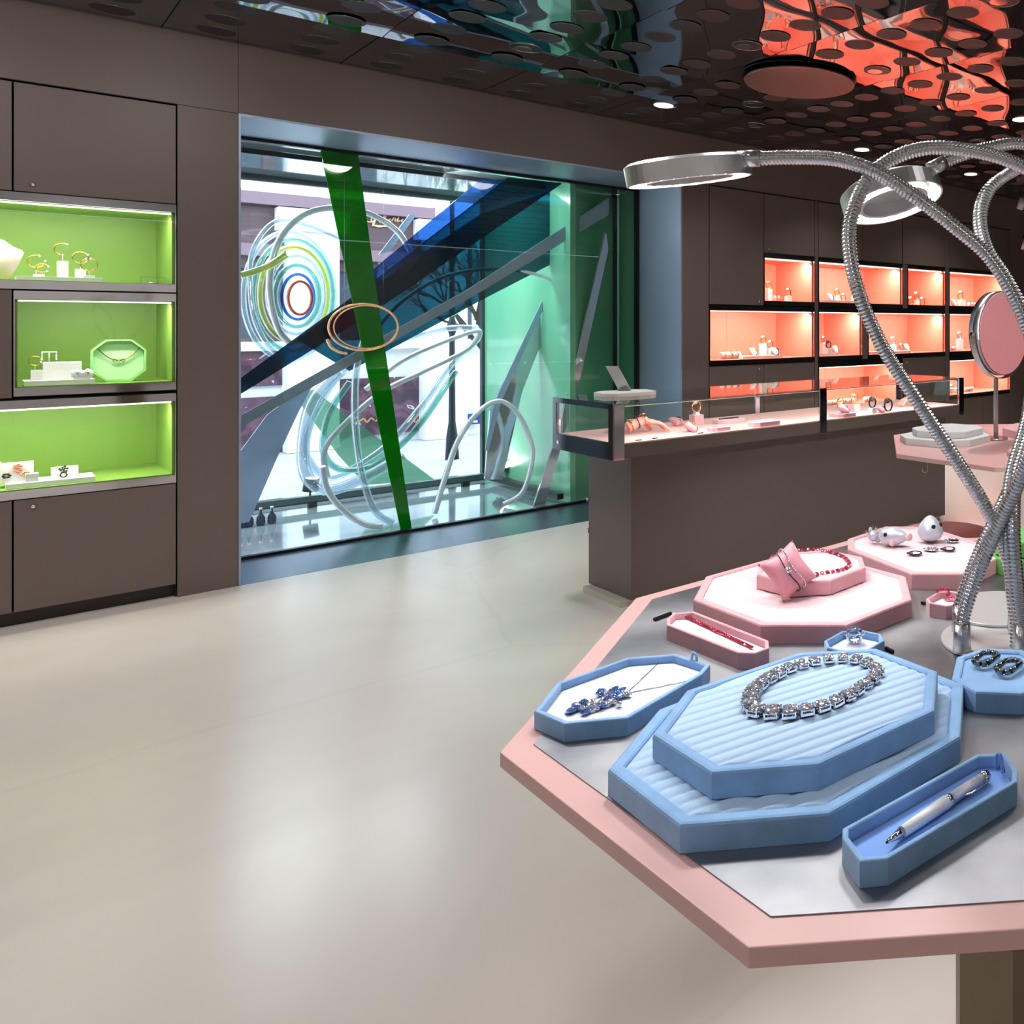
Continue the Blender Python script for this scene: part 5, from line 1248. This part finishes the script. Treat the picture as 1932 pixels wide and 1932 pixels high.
for u in (590, 840):
    a = Yp(u, 500, FY-.2); m = MB(); m.box(a.x-.22, a.x+.22, FY-.25, FY-.0005, -.015, fz1-.02); m.box(a.x-.3, a.x+.3, FY-.3, FY-.0005, fz1-.25, fz1-.02); m.build('pilaster', STONE, t)
for u0, u1 in ((845, 905), (905, 980), (980, 1100)):
    x0, x1, z0, z1 = fac(u0, u1, 520, 640); 
    if x1 < 6: m = MB(); m.box(x0+.1, x1-.1, FY-.03, FY-.0005, z0, z1+.6); m.build('upper_window', SHOPG, t)
m = MB(); m.box(-9, 13, FY-.12, FY-.0005, Yp(850, 655, FY).z, Yp(850, 648, FY).z+.05); m.build('string_course', STONE, t)
# gold handwriting on the fascia: traced strokes
GS = mat('gold_script', (226,190,150), .4, .3)
m = MB()
def stroke(pts): m.tube(spline([Yp(u, v, FY-.135) for u, v in pts], 8), .008, 6)
stroke([(688,417),(700,419),(708,414),(714,408),(706,409),(700,414),(703,419),(708,413),(706,421),(702,426)])
stroke([(702,426),(708,425),(714,426),(730,427),(722,427.5)]); stroke([(704,420),(704,424),(712,428),(722,427.5),(732,424)])
stroke([(712,413),(715,416),(718,413),(717,417),(720,416)]); stroke([(722,416),(728,408),(727,404),(724,410),(724,417),(728,416),(730,413),(727,417)])
stroke([(732,416),(736,413),(733,417),(738,417)]); stroke([(739,417),(743,411),(746,413),(745,418)]); stroke([(748,417),(752,410),(750,418),(755,416)])
stroke([(757,417),(761,413),(757,417),(762,419),(766,415)]); stroke([(715,419),(728,419.5)])
m.build('gold_lettering', GS, t)
m = MB()
for u in (692, 722, 785, 800): 
    stroke([(u-14, 795), (u-6, 790), (u, 797), (u+8, 789), (u+14, 793)])
m.build('gold_ornament', mat('dull_gold', (190,150,95), .4, .4), t)
x0, x1, z0, z1 = fac(880, 907, 780, 802, FY-.1)
t2 = thing('street_sign', 'small blue sign with white marks on the white pillar outside', 'sign', ((x0+x1)/2, FY-.08, z0))
m = MB(); m.box(x0, x1, FY-.08, FY-.05, z0, z1); m.build('sign_plate', mat('sign_blue', (30,60,140), .4), t2)
m = MB(); xm = (x0+x1)/2; m.box(xm-.02, xm+.02, FY-.086, FY-.0805, z0+.07, z1-.03); m.box(x0+.03, x1-.03, FY-.086, FY-.0805, z0+.02, z0+.045); m.build('sign_marks', WHITE, t2)
t2 = thing('street_lamp_post', 'dark ornate street lamp post outside behind the diagonal panels', 'lamp post', (Yp(853, 613, 9.0).x, 9.0, -.02))
x = Yp(853, 613, 9.0).x; m = MB(); pr_ = [(.06, -.018), (.05, .2), (.03, .35), (.024, 1.2), (.05, 1.28), (.024, 1.36), (.022, 1.9), (.045, 2.0), (.02, 2.1), (.02, 3.3)]
m.tube([(x, 9.0, b) for a, b in pr_], lambda i: pr_[i][0], 14); m.build('post', mat('dark_iron', (28,32,44), .4, .4), t2)
m = MB(); m.tube([(x, 9.0, 3.3), (x, 9.0, 3.42), (x, 9.0, 3.7), (x, 9.0, 3.8)], lambda i: (.05, .12, .16, .02)[i], 8); m.build('lantern', SHOPG, t2)
# bare tree
t2 = thing('bare_tree', 'bare winter tree outside at the right of the window', 'tree', (Yp(925, 613, 9.9).x, 9.9, -.02)); tx = Yp(925, 613, 9.9).x
m = MB()
def branch(p, d, L, r, n):
    e = p+d*L; m.tube([p, p.lerp(e, .5)+Vector((random.uniform(-.03,.03), 0, random.uniform(-.03,.03))), e], lambda i: r*(1-.2*i), 6)
    if n == 0: return
    for k in range(3):
        nd = (d+Vector((random.uniform(-.8,.8), random.uniform(-.5,.5), random.uniform(-.35,.5)))).normalized(); branch(p.lerp(e, random.uniform(.55, 1)), nd, L*.68, r*.58, n-1)
branch(Vector((tx, 9.9, -.018)), Vector((0,0,1)), 1.1, .05, 0)
for k in range(4): branch(Vector((tx, 9.9, .95)), Vector((random.uniform(-.8,.3), random.uniform(-.3,.3), .8)).normalized(), .7, .03, 4)
m.build('branches', BARK, t2)

# ================================================================ LIGHT
for x, y_, pw in ((.2, 2.4, 44), (-1.6, 2.4, 44), (-.7, 3.4, 36), (.9, 3.4, 40), (-.5, 4.5, 30), (1.9, 4.4, 34), (3.2, 1.2, 34), (4.4, 2.6, 34), (5.2, .6, 24), (-.8, 1.2, 40), (-1.9, .4, 36), (-.3, .2, 36), (6.6, 2.6, 26), (3.4, -1, 26), (.6, -1.4, 34), (2.6, 2.4, 30), (1.6, -.3, 30)):
    spot('ceiling_fill_spot', (x, y_, CEIL-.02), (0, 0, -1), pw, 118, .14, (1, .965, .925), .9)  # added spots without fixtures, they brighten floor and table tops
spot('table_accent', (.62, 2.15, CEIL-.03), Vector((.72, .72, .87))-Vector((.62, 2.15, CEIL)), 82, 46, .035, (1, .985, .97), .5)
spot('table_accent', (1.3, 1.7, CEIL-.03), Vector((.9, .75, .87))-Vector((1.3, 1.7, CEIL)), 45, 46, .04, (1, .985, .97), .5)
spot('table_accent', (2.9, 2.3, CEIL-.03), Vector((2.6, 1.8, .87))-Vector((2.9, 2.3, CEIL)), 60, 52, .04, (1, .985, .97), .5)
spot('mirror_fill_spot', (1.0, .3, CEIL-.03), Vector((2.1, 1.6, 1.3))-Vector((1.0, .3, CEIL)), 130, 40, .05, (1, .98, .96), .6)  # added spot without a fixture, brightens the pink mirror face
for x in (-3, -1, 1, 3, 5, 7): spot('wall_fill_spot', (x, -3.4, CEIL-.03), (0, -1, -.9), 60, 120, .1, (1, .97, .94), .9)  # added behind the camera so that chrome reflects a bright wall
for y_ in (-3, -1, 1, 3): spot('wall_fill_spot', (-3.2, y_, CEIL-.03), (-1, 0, -.9), 45, 120, .1, (1, .97, .94), .9)  # added fill on the unseen left wall, again for the reflections
for x, p_ in ((-1.2, 34), (-.2, 34), (.8, 26), (2.0, 14), (3.1, 8)): spot('wall_fill_spot', (x, 3.7, CEIL-.03), (-.1, 1, -.75), p_, 110, .12, (1, .96, .92), .9)  # added fill for the brown back wall, strongest at its left
area('bay_fill', (1.6, 6.9, HEAD-.02), (0, 0, -1), 2.2, .3, 42, (.92, .97, 1))  # added area light, brightens the window bay from above
area('bay_fill', (2.2, 6.2, HEAD-.02), (1, .2, -.55), .4, .3, 11, (.92, .97, 1))  # added area light that lifts the dark return wall of the bay
# soft daylight of the street
sun = bpy.data.lights.new('overcast_sun', 'SUN'); sun.energy = .7; sun.angle = 1.2; sun.color = (.9, .95, 1); so = bpy.data.objects.new('overcast_sun', sun); COL.objects.link(so); so.rotation_euler = (math.radians(50), 0, math.radians(8))

# labels of the ceiling downlights, told apart by what they are near
dls = sorted([o for o in bpy.data.objects if o.name.startswith('ceiling_downlight') and o.parent is None], key=lambda o: (o['_v']))
for n_, o in enumerate(dls):
    u, v = o['_u'], o['_v']; o['label'] = o['label']+('above the window bay, leftmost of all' if u < 1100 else 'left of the round speaker grille' if u < 1415 and v < 110 else 'right of the round speaker grille' if 1600 < u < 1700 and v < 160 else 'highest at the top right of the photo' if v < 40 else 'near the bulkhead over the window, left of the dark pair' if u < 1300 else 'just below the speaker, upper of a close pair' if u < 1500 and v < 215 else 'below the speaker, lower of a close pair' if u < 1500 else 'above the crossing lamp necks, left of centre' if u < 1700 else 'dark, just above the bend of the lamp necks' if v < 300 and u < 1880 else 'at the right edge below the bright reflection' if u >= 1880 else 'farthest back over the cabinets')
    del o['_u']; del o['_v']
